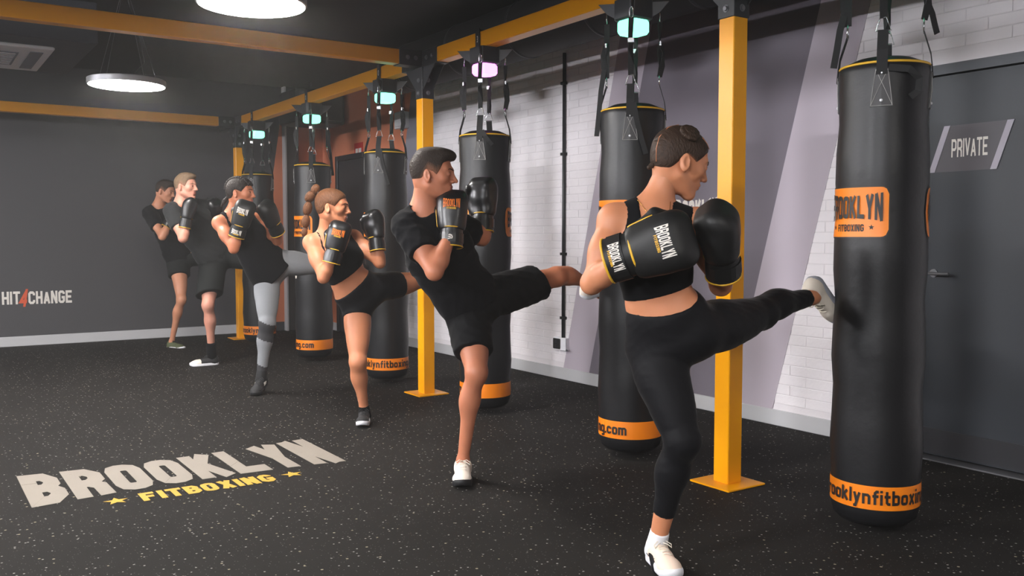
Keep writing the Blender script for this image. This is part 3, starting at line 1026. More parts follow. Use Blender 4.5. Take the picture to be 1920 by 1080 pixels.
BAGS = [
    (2.35, -13, 126, 'nearest black punching bag, in front of the slate door, kicked by nearest woman', M_GREENLED, {0: ('loop', .12), 3: ('hang', .25), 1: ('hang', .12)}),
    (3.95, 0, 6, 'black punching bag behind the nearest woman, left of the nearest yellow post', M_GREENLED, {0: ('front', .28), 3: ('hang', .40)}),
    (5.53, 2, 317, 'black punching bag behind the man in white shoes, under the pink lamp', M_PINKLED, {0: ('front', .10)}),
    (7.13, 0, 141, 'black punching bag just left of the middle yellow post, behind the ponytailed woman', M_GREENLED, {0: ('front', .30)}),
    (8.80, 20, 30, 'black punching bag second from the far end, patch beside the bubble ponytail', M_GREENLED, {1: ('hang', .35)}),
    (10.5, 5, 165, 'farthest black punching bag, right of the farthest yellow post', M_GREENLED, {}),
]
LAMPS = ['green sensor lamp out of the picture above the nearest punching bag', 'green sensor lamp at the top edge above the bag behind the nearest woman',
         'pink sensor lamp above the bag behind the man in white shoes', 'green sensor lamp above the bag left of the middle yellow post',
         'green sensor lamp above the bag second from the far end', 'green sensor lamp farthest back, right of the farthest post']
for i, (y, rot, ts, lab, led, tails) in enumerate(BAGS):
    bag(y, rot, ts, lab, led, tails)
    sensor(y, led, rot, LAMPS[i], '3' if i == 2 else '0')
# ================================================================== people: implicit surfaces meshed with surface nets
def smin(a, b, k):
    h = np.maximum(k - np.abs(a - b), 0) / k
    return np.minimum(a, b) - h * h * k * .25


def smax(a, b, k):
    return -smin(-a, -b, k)


def nrm(v):
    v = np.array(v, float)
    return v / (np.linalg.norm(v) + 1e-12)


class Prim:
    """cone / ellipsoid / elliptical segment; k = blend, sub = carve"""

    def __init__(s, kind, k, *a, sub=False, tag=''):
        s.kind, s.k, s.sub, s.tag = kind, k, sub, tag
        s.a = a
        if kind == 'cone':
            A, B, ra, rb = a
            s.lo = np.minimum(np.array(A) - ra, np.array(B) - rb)
            s.hi = np.maximum(np.array(A) + ra, np.array(B) + rb)
        elif kind == 'ell':
            c, r, R = a
            m = max(r)
            ext = np.sqrt(((np.array(R) * np.array(r)[:, None]) ** 2).sum(0))
            s.lo, s.hi = np.array(c) - ext, np.array(c) + ext
        elif kind == 'eseg':
            A, B, la, lb, wa, da, wb, db = a
            m = max(wa, da)
            n = max(wb, db)
            s.lo = np.minimum(np.array(A) - m, np.array(B) - n)
            s.hi = np.maximum(np.array(A) + m, np.array(B) + n)

    def __call__(s, p):
        if s.kind == 'cone':
            A, B, ra, rb = s.a
            A = np.array(A, np.float32)
            d = np.array(B, np.float32) - A
            q = p - A
            t = np.clip(q @ d / (d @ d + 1e-9), 0, 1)
            return np.sqrt(((q - t[..., None] * d) ** 2).sum(-1)) - (ra + (rb - ra) * t)
        if s.kind == 'ell':
            c, r, R = s.a                       # rows of R = local axes
            q = (p - np.array(c, np.float32)) @ np.array(R, np.float32).T
            r = np.array(r, np.float32)
            k0 = np.sqrt(((q / r) ** 2).sum(-1))
            k1 = np.sqrt(((q / (r * r)) ** 2).sum(-1)) + 1e-9
            return k0 * (k0 - 1) / k1
        A, B, la, lb, wa, da, wb, db = s.a
        A = np.array(A, np.float32)
        ax = np.array(B, np.float32) - A
        L = np.linalg.norm(ax)
        q = p - A
        t = np.clip(q @ ax / (L * L), 0, 1)
        q = q - t[..., None] * ax
        lat = np.array(la, np.float32) + t[..., None] * (np.array(lb, np.float32) - np.array(la, np.float32))
        axn = ax / L
        lat = lat - (lat @ axn)[..., None] * axn
        lat /= np.sqrt((lat ** 2).sum(-1))[..., None] + 1e-9
        u = (q * lat).sum(-1)
        w = q @ axn
        v2 = np.maximum((q ** 2).sum(-1) - u * u - w * w, 0)
        W = wa + (wb - wa) * t
        D = da + (db - da) * t
        m = np.minimum(W, D)
        k0 = np.sqrt((u / W) ** 2 + v2 / D ** 2 + (w / m) ** 2)
        k1 = np.sqrt((u / W ** 2) ** 2 + v2 / D ** 4 + (w / m ** 2) ** 2) + 1e-9
        return np.where(k0 < 1e-4, -m, k0 * (k0 - 1) / k1)


def cone(A, B, ra, rb=None, k=.02, **kw):
    return Prim('cone', k, A, B, ra, ra if rb is None else rb, **kw)


def ell(c, r, R=np.eye(3), k=.02, **kw):
    return Prim('ell', k, c, r, R, **kw)


def eseg(A, B, la, lb, wa, da, wb, db, k=.03, **kw):
    return Prim('eseg', k, A, B, la, lb, wa, da, wb, db, **kw)


def field(prims, p, infl=0.0):
    d = None
    for q in prims:
        e = q(p)
        if d is None:
            d = e
        elif q.sub:
            d = smax(d, -e, q.k)
        else:
            d = smin(d, e, q.k)
    return d - infl


def grid_field(prims, h, infl=0.0, region=None, post=None, pad=.02):
    """field on a grid, every primitive only near its own box"""
    add = [q for q in prims if not q.sub]
    lo = np.min([q.lo for q in add], 0) - infl - pad
    hi = np.max([q.hi for q in add], 0) + infl + pad
    if region is not None and 'box' in region:
        lo = np.maximum(lo, region['box'][0])
        hi = np.minimum(hi, region['box'][1])
    n = np.maximum(4, np.ceil((hi - lo) / h).astype(int) + 1)
    G = np.full(n, .06, np.float32)
    ax = [(lo[i] + h * np.arange(n[i])).astype(np.float32) for i in range(3)]
    for q in prims:
        m = q.k + .025 + infl
        i0 = np.clip(np.floor((q.lo - m - lo) / h).astype(int), 0, n)
        i1 = np.clip(np.ceil((q.hi + m - lo) / h).astype(int) + 1, 0, n)
        if (i1 <= i0).any():
            continue
        sl = tuple(slice(a, b) for a, b in zip(i0, i1))
        P = np.stack(np.meshgrid(ax[0][sl[0]], ax[1][sl[1]], ax[2][sl[2]], indexing='ij'), -1)
        e = np.minimum(q(P), .06) if not q.sub else q(P)
        G[sl] = smax(G[sl], -e, q.k) if q.sub else smin(G[sl], e, q.k)
    G -= infl
    if post is not None:
        P = np.stack(np.meshgrid(*ax, indexing='ij'), -1)
        G = post(P, G).astype(np.float32)
    return G, lo, h


def surface_nets(G, lo, h):
    G = G.copy()
    for axis in range(3):                      # close the mesh at the borders
        s = [slice(None)] * 3
        for e in (0, -1):
            s[axis] = e
            G[tuple(s)] = np.maximum(G[tuple(s)], .001)
    S = G < 0
    nx, ny, nz = G.shape
    c = [(i, j, k) for i in (0, 1) for j in (0, 1) for k in (0, 1)]
    def cut(A, i, j, k):
        return A[i:nx - 1 + i, j:ny - 1 + j, k:nz - 1 + k]
    cnt = sum(cut(S, *o).astype(np.int8) for o in c)
    act = (cnt > 0) & (cnt < 8)
    ids = np.full(act.shape, -1, np.int64)
    idx = np.argwhere(act)
    ids[act] = np.arange(len(idx))
    acc = np.zeros((len(idx), 3))
    num = np.zeros(len(idx))
    X, Y, Z = idx.T
    for a in c:
        for d in range(3):
            if a[d]:
                continue
            b = list(a)
            b[d] = 1
            ga = G[X + a[0], Y + a[1], Z + a[2]]
            gb = G[X + b[0], Y + b[1], Z + b[2]]
            m = (ga < 0) != (gb < 0)
            t = np.where(m, ga / np.where(m, ga - gb, 1), 0)
            q = np.array(a, float)[None].repeat(len(idx), 0)
            q[:, d] += t
            acc[m] += q[m]
            num[m] += 1
    V = (idx + acc / num[:, None]) * h + lo
    quads = []
    for d in range(3):
        u, v = (d + 1) % 3, (d + 2) % 3
        sa = [slice(None)] * 3
        sb = [slice(None)] * 3
        sa[d] = slice(0, -1)
        sb[d] = slice(1, None)
        A, B = S[tuple(sa)], S[tuple(sb)]
        for flip, M in ((False, A & ~B), (True, ~A & B)):
            e = np.argwhere(M)
            ok = (e[:, u] > 0) & (e[:, v] > 0) & (e[:, u] < G.shape[u] - 1) & (e[:, v] < G.shape[v] - 1)
            e = e[ok]
            def cid(du, dv):
                f = e.copy()
                f[:, u] -= du
                f[:, v] -= dv
                return ids[f[:, 0], f[:, 1], f[:, 2]]
            q = np.stack([cid(1, 1), cid(0, 1), cid(0, 0), cid(1, 0)], 1)
            quads.append(q[:, ::-1] if flip else q)
    return V, np.concatenate(quads)


def relax(V, Q, it=1, f=.5):
    for _ in range(it):
        acc = np.zeros_like(V)
        n = np.zeros(len(V))
        for i in range(4):
            a, b = Q[:, i], Q[:, (i + 1) % 4]
            np.add.at(acc, a, V[b])
            np.add.at(acc, b, V[a])
            np.add.at(n, a, 1)
            np.add.at(n, b, 1)
        V = V + f * (acc / np.maximum(n, 1)[:, None] - V)
    return V


def mesh_np(name, parts, mats, parent=None, label=None):
    """parts: [(V, Q, material index array or int)] joined in one mesh"""
    Vs, Qs, Ms = [], [], []
    o = 0
    for V, Q, mi in parts:
        Vs.append(V)
        Qs.append(Q + o)
        Ms.append(np.full(len(Q), mi) if np.isscalar(mi) else mi)
        o += len(V)
    V, Q, M = np.concatenate(Vs), np.concatenate(Qs), np.concatenate(Ms)
    me = bpy.data.meshes.new(name)
    me.vertices.add(len(V))
    me.vertices.foreach_set('co', V.astype(np.float32).ravel())
    me.loops.add(Q.size)
    me.loops.foreach_set('vertex_index', Q.astype(np.int32).ravel())
    me.polygons.add(len(Q))
    me.polygons.foreach_set('loop_start', (np.arange(len(Q)) * 4).astype(np.int32))
    me.polygons.foreach_set('material_index', M.astype(np.int32))
    me.update(calc_edges=True)
    me.polygons.foreach_set('use_smooth', np.ones(len(Q), bool))
    for m in mats:
        me.materials.append(m)
    ob = bpy.data.objects.new(name, me)
    COL.objects.link(ob)
    if parent is not None:
        ob.parent = parent
    if label:
        ob['label'] = label
    return ob


def blob(name, prims, h, m, parent=None, infl=0.0, post=None, xf=None, label=None, it=1, region=None, mats=None, mi=None, attr=None):
    G, lo, h = grid_field(prims, h, infl, region, post)
    V, Q = surface_nets(G, lo, h)
    V = relax(V, Q, it)
    idx = 0
    if mi is not None:
        idx = mi(V[Q].mean(1))
    av = attr(V) if attr is not None else None
    if xf is not None:
        R, t = xf                              # columns of R = local axes in the room
        V = V @ np.array(R).T + np.array(t)
    ob = mesh_np(name, [(V, Q, idx)], mats or [m], parent, label)
    if av is not None:
        ob.data.attributes.new('cover', 'FLOAT', 'POINT').data.foreach_set('value', av.astype(np.float32))
    return ob


def frame(z, y):
    """columns x, y, z with z exact and y as close as possible"""
    z = nrm(z)
    y = np.array(y, float)
    y = nrm(y - z * (y @ z))
    x = np.cross(y, z)
    return np.stack([x, y, z], 1)


# ------------------------------------------------------------------ head, in its own axes: x to the person's right, y face, z up
def head_prims(fem, s=1.0):
    j = .90 if fem else 1.0
    P = [ell((0, -.020, .032), (.072, .090, .082), k=.02),
         ell((0, .022, .030), (.064, .062, .066), k=.03),
         ell((0, .030, -.028), (.056 * j, .052, .078), k=.03),
         ell((0, -.045, -.010), (.056, .045, .060), k=.03)]
    for sx in (-1, 1):
        P.append(cone((sx * .050 * j, -.004, -.052), (sx * .014, .068, -.094), .020 * j, .015, k=.025))
        P.append(ell((sx * .038, .056, -.016), (.023, .022, .020), k=.025))
        P.append(cone((sx * .010, .086, .026), (sx * .044, .068, .028), .0085 if not fem else .007, .007, k=.018))
    P.append(ell((0, .073, -.095), (.017 * j, .015, .014), k=.02))
    P.append(ell((0, .074, -.055), (.026, .016, .022), k=.025))
    for sx in (-1, 1):
        P.append(ell((sx * .032, .0935, .007), (.017, .014, .012), k=.014, sub=True))
        P.append(ell((sx * .032, .0735, .0055), (.0155, .0155, .0138), k=.006))
    nl = .92 if fem else 1.08
    P.append(cone((0, .079, .024), (0, .086 + .019 * nl, -.020), .0095, .0105, k=.016))
    P.append(ell((0, .088 + .022 * nl, -.026), (.0095, .009, .008), k=.008))
    for sx in (-1, 1):
        P.append(ell((sx * .0125, .096, -.0285), (.0075, .010, .0075), k=.007))
        P.append(ell((sx * .006, .101, -.0365), (.0035, .006, .004), k=.003, sub=True))
    # lips: upper, lower, the parting line
    P.append(ell((0, .0885, -.0530), (.0235, .0090, .0058), k=.007))
    P.append(ell((0, .0870, -.0640), (.0205, .0088, .0065), k=.007))
    P.append(ell((0, .0985, -.0582), (.0235, .0070, .0011), k=.003, sub=True))
    P.append(ell((0, .0890, -.0780), (.016, .006, .006), k=.008, sub=True))
    # ears
    for sx in (-1, 1):
        c, sn = math.cos(.42), math.sin(.42)
        R = np.array([(c * sx, -sn, 0), (sn * sx, c, .18), (0, -.18, 1)])
        R = np.array([nrm(r) for r in R])
        P.append(ell((sx * .079, -.013, -.010), (.0068, .0185, .031), R, k=.008))
        P.append(ell((sx * .0868, -.008, -.005), (.0065, .0105, .019), R, k=.005, sub=True))
        P.append(ell((sx * .0745, -.003, -.033), (.0055, .009, .009), k=.006))
    return P


HAIRLINE = {
    'man': ([-.12, -.075, -.05, -.03, -.012, .012, .030, .046, .056, .075, .10], [-.058, -.062, -.052, -.010, .020, .012, -.004, .026, .056, .068, .072]),
    'woman': ([-.12, -.075, -.05, -.03, -.012, .012, .030, .046, .060, .078, .10], [-.058, -.062, -.052, -.012, .020, .014, .006, .028, .050, .064, .070]),
}


def hair_cap(style, thick, fade=0.0):
    ys, zs = HAIRLINE[style]

    def post(P, G):
        y, z, x = P[..., 1], P[..., 2], np.abs(P[..., 0])
        hz = np.interp(y, ys, zs)
        # behind the ear the line leaves the ear free
        side = z - hz
        th = thick * (1 - fade * np.clip((.055 - z) / .09, 0, 1)) * (.25 + .75 * np.clip(side / .022, 0, 1))
        d = G - th
        return np.maximum(d, np.maximum(-side, -(G + .012)))
    return post


def skin(name, col, rough=.48):
    return mat(name, col, rough, spec=.4, bump=(140, .18, .0015), var=(14, .10), sss=.12)


def make_body(root, nm, J, o, S):
    """J: joints in room coordinates; o: options. Returns dict of primitive lists"""
    fem, s = o['fem'], o.get('s', 1.0)
    ls = o.get('ls', s)
    m = (1.0 if fem else 1.12) * o.get('am', 1.0)
    lat_t = nrm(J['shL'] - J['shR'])
    lat_p = nrm(J['hipL'] - J['hipR'])
    lat_w = nrm(lat_t + lat_p)
    upv = nrm(J['neck'] - J['pelvis'])
    front = nrm(np.cross(lat_t, upv))
    front_p = nrm(np.cross(lat_p, upv))
    pel, wst, cst, nk = J['pelvis'], J['waist'], J['chest'], J['neck']
    if fem:
        W = dict(hip=(.162, .112), mid=(.150, .105), waist=(.118, .088), rib=(.130, .098), chest=(.142, .106), top=(.120, .078), nk=(.060, .054))
    else:
        W = dict(hip=(.158, .112), mid=(.156, .112), waist=(.146, .105), rib=(.160, .115), chest=(.175, .122), top=(.150, .090), nk=(.070, .062))
    W = {k_: (a * s, b * s) for k_, (a, b) in W.items()}
    hipc = pel - upv * .03 * s
    mid = pel + (wst - pel) * .5
    rib = wst + (cst - wst) * .5
    top = cst + (nk - cst) * .62
    T = []
    seq = [(hipc, lat_p, 'hip'), (mid, lat_p, 'mid'), (wst, lat_w, 'waist'), (rib, lat_w, 'rib'), (cst, lat_t, 'chest'), (top, lat_t, 'top'), (nk, lat_t, 'nk')]
    for (a, la, na), (b, lb, nb) in zip(seq[:-1], seq[1:]):
        T.append(eseg(a, b, la, lb, *W[na], *W[nb], k=.035, tag='torso'))
    if fem:
        for sx in (-1, 1):
            T.append(ell(cst + lat_t * sx * .068 * s + front * .082 * s - upv * .02, (.056 * s, .050 * s, .056 * s), k=.035, tag='torso'))
    else:
        for sx in (-1, 1):
            T.append(ell(cst + lat_t * sx * .075 * s + front * .082 * s + upv * .02, (.075 * s, .040 * s, .055 * s), frame(upv, front).T, k=.04, tag='torso'))
    for sx, hp in ((-1, J['hipR']), (1, J['hipL'])):
        T.append(ell(hp - front_p * .055 * s + upv * .005 - lat_p * sx * .01, (.085 * s, .080 * s, .088 * s), k=.04, tag='torso'))
    A = []
    for sd in 'RL':
        sh, el_, wr = J['sh' + sd], J['el' + sd], J['wr' + sd]
        A.append(cone(nk - upv * .01, sh + upv * .012, .045 * s * m, .036 * s * m, k=.05, tag='torso'))
        A.append(ell(sh, (.054 * s * m,) * 3, k=.04, tag='arm' + sd))
        d = el_ - sh
        A.append(cone(sh + d * .06, sh + d * .5, .050 * s * m, .0445 * s * m, k=.03, tag='arm' + sd))
        A.append(cone(sh + d * .42, el_, .0445 * s * m, .0335 * s * m, k=.03, tag='arm' + sd))
        e = nrm(np.cross(np.cross(d, wr - el_), d))
        A.append(ell(sh + d * .5 + e * .010, (.046 * s * m, .046 * s * m, .075 * s), frame(d, e).T, k=.03, tag='arm' + sd))
        f = wr - el_
        A.append(ell(el_ + nrm(d) * .004, (.034 * s * m,) * 3, k=.02, tag='arm' + sd))
        A.append(cone(el_ + f * .04, el_ + f * .30, .037 * s * m, .0415 * s * m, k=.02, tag='arm' + sd))
        A.append(cone(el_ + f * .28, wr, .0410 * s * m, .0260 * s * m, k=.02, tag='arm' + sd))
        hd_ = J['hand' + sd] - wr
        A.append(cone(wr, wr + hd_ * .55, .026 * s, .036 * s, k=.02, tag='arm' + sd))
    L = []
    for sd in 'RL':
        hp, kn, an = J['hip' + sd], J['kn' + sd], J['an' + sd]
        kf = nrm(J.get('kf' + sd, front_p))
        d, f = kn - hp, an - kn
        kb = nrm(kf - nrm(f) * (kf @ nrm(f)))
        tb = nrm(kf - nrm(d) * (kf @ nrm(d)))
        q = 1.0 if fem else .98
        L.append(cone(hp, hp + d * .35, .092 * ls * q, .084 * ls * q, k=.04, tag='leg' + sd))
        L.append(cone(hp + d * .3, kn - nrm(d) * .02, .085 * ls * q, .056 * ls * q, k=.03, tag='leg' + sd))
        L.append(ell(hp + d * .52 + tb * .014, (.070 * ls * q, .066 * ls * q, .15 * ls), frame(d, tb).T, k=.04, tag='leg' + sd))
        L.append(ell(kn + kb * .008, (.052 * ls * q, .051 * ls * q, .060 * s), frame(f, kb).T, k=.03, tag='leg' + sd))
        L.append(cone(kn, kn + f * .32 - kb * .012, .047 * ls * q, .0475 * ls * q, k=.03, tag='leg' + sd))
        L.append(ell(kn + f * .30 - kb * .022, (.050 * ls * q, .046 * ls * q, .105 * s), frame(f, kb).T, k=.03, tag='leg' + sd))
        L.append(cone(kn + f * .30 - kb * .010, an, .0455 * ls * q, .0300 * ls * q, k=.03, tag='leg' + sd))
        L.append(ell(an, (.034 * s, .034 * s, .034 * s), k=.02, tag='leg' + sd))
        tn = nrm(J['toe' + sd] - an)
        L.append(cone(an + nrm(f) * .03, an + nrm(f) * .035 + tn * .10 * s, .030 * s, .026 * s, k=.02, tag='leg' + sd))
    return T, A, L, dict(lat=lat_t, latp=lat_p, up=upv, front=front, frontp=front_p)


def halfspace(p0, n):
    """negative on the side the normal points away from"""
    p0, n = np.array(p0, np.float32), nrm(n).astype(np.float32)
    return lambda P: (P - p0) @ n


def wrinkle(P, dirs, amp):
    w = 0
    for (d, f, ph) in dirs:
        q = np.sin((P @ np.array(d, np.float32)) * f + ph + 2.2 * np.sin((P @ np.array((d[1], d[2], d[0]), np.float32)) * f * .37))
        w = w + 1.0 - 2.0 * np.sqrt(np.abs(q))          # creases: sharp valleys, round backs
    return -amp * w / len(dirs) * .9


# ------------------------------------------------------------------ boxing glove: z wrist to knuckles, y back of the hand, x thumb side
def glove_prims(sx=1, g=1.0):
    P = [ell((0, .004, .110), (.062, .050, .075), k=.03),
         cone((-.026, .000, .045), (-.030, .008, .150), .044, .045, k=.03),
         cone((.026, .000, .045), (.030, .008, .150), .044, .045, k=.03),
         cone((-.034, -.012, .178), (.034, -.012, .178), .038, .038, k=.025),
         cone((-.030, -.045, .165), (.030, -.045, .165), .026, .026, k=.02),
         ell((0, -.040, .115), (.050, .028, .050), k=.03),
         cone((-.010, 0, .0), (-.012, 0, .06), .046, .046, k=.02),
         cone((.010, 0, .0), (.012, 0, .06), .046, .046, k=.02),
         cone((sx * .052, -.014, .050), (sx * .072, -.026, .112), .023, .025, k=.010),
         cone((sx * .072, -.026, .112), (sx * .060, -.052, .152), .0245, .020, k=.010)]
    return P


GM = {}


def on_surface(prims, p2, z0, up=.0022):
    """drop 2D print (x, z) on the back of the glove"""
    x = p2[:, 0]
    z = p2[:, 1] + z0
    y = np.full(len(x), .12, float)
    for _ in range(40):
        d = field(prims, np.stack([x, y, z], 1).astype(np.float32))
        y -= np.clip(d, -.01, .02) * .8
    return np.stack([x, y + up, z], 1)


def glove(parent, wr, hand, back, g, right, m_main, m_print, h, style, rot_print=0):
    """wr, hand: wrist and knuckle points; back: direction the back of the hand faces"""
    g = np.array(g, float) * np.ones(3)
    gs = float(g[0])
    z = nrm(hand - wr)
    R = frame(z, back)
    sx = 1 if right else -1       # thumb side
    P = glove_prims(sx)
    def X(V):
        return (np.asarray(V) * g) @ R.T + wr
    G_, lo, hh = grid_field(P, h, post=lambda Q_, G_: smax(G_, .012 - Q_[..., 2], .006))
    V, Q = surface_nets(G_, lo, hh)
    V = relax(V, Q, 1)
    ob = mesh_np('boxing_glove', [(X(V), Q, 0)], [m_main], parent)
    # seam groove line and cuff
    c = MB()
    n = 28
    rings = []
    for zz, r in ((-.068, .052), (-.066, .0560), (-.030, .0555), (.004, .0540), (.022, .0550), (.024, .050)):
        rings.append([tuple(X([[r * 1.04 * math.cos(2 * PI * j / n), r * .94 * math.sin(2 * PI * j / n), zz]])[0]) for j in range(n)])
    c.rings(rings)
    cu = c.build('cuff', m_main, ob, smooth=True, angle=50)
    for zz, r in ((-.067, .0552), (.023, .0545)):
        MB().tube([tuple(X([[r * 1.04 * math.cos(2 * PI * j / 24), r * .94 * math.sin(2 * PI * j / 24), zz]])[0]) for j in range(24)], .0034 * gs, 6, closed=True).build('piping', M_PIPING, ob, smooth=True)
    st = MB()
    rings = []
    for a0 in np.linspace(-.2 * PI, 1.2 * PI, 16):
        rr = .0560
        ring = []
        for dz, dr in ((-.050, 0), (-.050, .003), (-.004, .003), (-.004, 0)):
            ring.append(tuple(X([[(rr + dr) * 1.03 * math.cos(a0), (rr + dr) * .94 * math.sin(a0), dz]])[0]))
        rings.append(ring)
    st.rings(rings)
    st.build('wrist_strap', m_main, ob)
    if style is None:
        return ob
    # thumb seam piping on the side of the mitt
    pts = []
    for u in np.linspace(0, 1, 9):
        p = np.array([sx * .10, .012, .025 + .085 * u])
        for _ in range(25):
            d = field(P, p[None].astype(np.float32))[0]
            p[0] -= sx * np.clip(d, -.01, .02) * .8
        pts.append(tuple(X([p])[0]))
    MB().tube(pts, .0026 * gs, 6).build('piping', M_PIPING, ob, smooth=True)
    if style:
        rp = math.radians(rot_print)
        def lay(text, w_, h_, cz, cy, t, flare=0):
            q, w = layout(text, t=t, gap=.10, sub=.5, flare=flare)
            out = []
            for k in q:
                kk = []
                for px, py in k:
                    a, b = px / w * w_, (py - .5) * h_ + cy
                    kk.append((a * math.cos(rp) - b * math.sin(rp), a * math.sin(rp) + b * math.cos(rp)))
                out.append(kk)
            return out
        big = lay('BROOKLYN', .080, .036, 0, .0, .18, .28)
        if rot_print:
            letter_mesh(big, lambda p: X(on_surface(P, p * [-1, 1], .118)), 'lettering', m_print, ob)
        else:
            letter_mesh(big, lambda p: X(on_surface(P, p * [-1, 1], .135)), 'lettering', m_print, ob)
        sm = lay('FITBOXING', .044, .010, 0, -.026, .2)
        letter_mesh(sm, lambda p: X(on_surface(P, p * [-1, 1], .118 if rot_print else .135)), 'lettering', M_PIPING, ob)
        if style == 'cuff':
            q = lay('BROOKLYN', .070, .030, 0, 0, .18, .28)
            def cuff_map(p):
                a = PI / 2 + p[:, 0] / .0600
                return X(np.stack([0.0612 * 1.03 * np.cos(a), 0.0612 * .94 * np.sin(a), -.026 + p[:, 1]], 1))
            letter_mesh(q, cuff_map, 'lettering', m_print, cu)
            q = lay('FITBOXING', .040, .008, 0, -.019, .24)
            letter_mesh(q, cuff_map, 'lettering', M_PIPING, cu)
        elif style == 'emblem':
            # small pale crest on the wrist strap: an arc over two bars
            q = []
            for k in stroke_quads([(-.006, -.010), (-.009, -.002), (-.006, .007), (.003, .010), (.008, .006)], False, .005, 1):
                q.append([tuple(a) for a in k])
            for k in stroke_quads([(.0, -.011), (.0, .002), (.007, -.002), (.010, .001)], False, .004, 1):
                q.append([tuple(a) for a in k])
            for k in stroke_quads([(.003, -.010), (.011, -.010)], False, .004, 1):
                q.append([tuple(a) for a in k])
            def cuff_map(p):
                a = PI / 2 + p[:, 0] / .0600
                return X(np.stack([0.0612 * 1.03 * np.cos(a), 0.0612 * .94 * np.sin(a), -.028 + p[:, 1]], 1))
            letter_mesh([[(-a, b) for a, b in k] for k in q], cuff_map, 'emblem', M_WHITE, cu)
    return ob


# ------------------------------------------------------------------ trainers: origin under the ankle on the ground, y toe, z up
def shoe(parent, an, toe_dir, up_dir, L, m_up, m_sole, m_lace, h, side=1, m_toe=None, swoosh=None, stripes=None, sock=None, sock_h=.03):
    k = L / .27
    R = frame(up_dir, toe_dir)
    base = np.array(an) - R[:, 2] * .088 * k
    def X(V):
        return (np.asarray(V, float) * k) @ R.T + base
    P = [ell((0, -.022, .045), (.034, .040, .045), k=.03),
         cone((0, -.018, .030), (.004 * side, .120, .026), .034, .036, k=.03),
         ell((.006 * side, .140, .030), (.044, .056, .030), k=.03),
         cone((0, .0, .060), (0, .065, .045), .033, .032, k=.03),
         cone((0, -.012, .050), (0, -.012, .090), .036, .036, k=.02),
         cone((0, -.006, .09), (0, -.012, .14), .024, .028, k=.004, sub=True)]
    def cutp(Q, G):
        x, y, z = Q[..., 0], Q[..., 1], Q[..., 2]
        rim = .078 + .022 * np.clip((-y - .02) / .03, 0, 1) + .012 * np.clip((y - .01) / .03, 0, 1)
        G = smax(G, z - rim, .006)
        return smax(G, .012 - z, .006)
    G_, lo, hh = grid_field(P, h, post=cutp)
    V, Q = surface_nets(G_, lo, hh)
    V = relax(V, Q, 1)
    mi = 0
    mats = [m_up]
    if m_toe:
        mats = [m_up, m_toe]
        cc = V[Q].mean(1)
        mi = (cc[:, 1] > .105).astype(int)
    ob = mesh_np('shoe', [(X(V), Q, mi)], mats, parent)
    # sole: outline swept up with rocker at toe and heel
    prof = [(-.062, .0), (-.056, .026), (-.03, .039), (.02, .041), (.06, .044), (.11, .047), (.15, .047), (.18, .036), (.196, .014), (.200, 0)]
    ys = np.array([p[0] for p in prof])
    ws = np.array([p[1] for p in prof])
    yy = np.concatenate([[-.062], np.linspace(-.058, .196, 26), [.200]])
    outl = [(np.interp(y, ys, ws) + .004 * side * (y > .08), y) for y in yy] + [(-np.interp(y, ys, ws) + .004 * side * (y > .08), y) for y in yy[::-1][1:-1]]
    def lift(y):
        return .016 * max(0, (y - .13) / .07) ** 2 + .008 * max(0, (-y - .03) / .03) ** 2
    rings = []
    for z, sc in ((0, .95), (.004, 1.0), (.016, 1.03), (.026, 1.02), (.032, .96)):
        rings.append([tuple(X([[x * sc, .068 + (y - .068) * (1 + (sc - 1) * .5), z + lift(y) * (1 if z < .01 else .8)]])[0]) for x, y in outl])
    MB().rings(rings).build('sole', m_sole, ob, smooth=True, angle=50)
    # laces: crossing bars, a bow with two loops
    def surf(x, y):
        z = .13
        for _ in range(40):
            d = field(P[:5], np.array([[x, y, z]], np.float32))[0]
            z -= np.clip(d, -.01, .02) * .8
        return (x, y, z + .002)
    lc = MB()
    for i in range(5):
        y = .035 + i * .017
        w_ = .017 - .0005 * i
        pts = [surf(-w_ + 2 * w_ * u, y + (.006 if i % 2 else -.006) * (u - .5)) for u in np.linspace(0, 1, 6)]
        lc.tube([tuple(X([p])[0]) for p in pts], .0026 * k, 5)
    kn = np.array(surf(0, .036)) + (0, 0, .004)
    for s_ in (-1, 1):
        loop = [kn, kn + (s_ * .018, .004, .006), kn + (s_ * .036, .016, -.004), kn + (s_ * .034, .026, -.014), kn + (s_ * .018, .016, -.002), kn]
        lc.tube([tuple(X([p])[0]) for p in loop], .0022 * k, 5)
    lc.build('laces', m_lace, ob, smooth=True)
    if swoosh:
        for s_ in (-1, 1):
            pts = []
            for (y, z) in ((-.03, .060), (.0, .040), (.03, .032), (.075, .046)):
                x = s_ * .09
                for _ in range(40):
                    d = field(P[:5], np.array([[x, y, z]], np.float32))[0]
                    x -= s_ * np.clip(d, -.01, .02) * .8
                pts.append((x + s_ * .001, y, z))
            MB().tube([tuple(X([p])[0]) for p in pts], [.0008 * k, .0016 * k, .0020 * k, .0006 * k], 6).build('side_mark', swoosh, ob, smooth=True)
    if stripes:
        for s_ in (-1, 1):
            for y0 in (.028, .044, .060):
                pts = []
                for (dy, z) in ((0, .034), (-.006, .046), (-.012, .058)):
                    x, y = s_ * .09, y0 + dy
                    for _ in range(40):
                        d = field(P[:5], np.array([[x, y, z]], np.float32))[0]
                        x -= s_ * np.clip(d, -.01, .02) * .8
                    pts.append((x, y, z))
                MB().tube([tuple(X([p])[0]) for p in pts], .003 * k, 6).build('side_stripe', stripes, ob, smooth=True)
    return ob


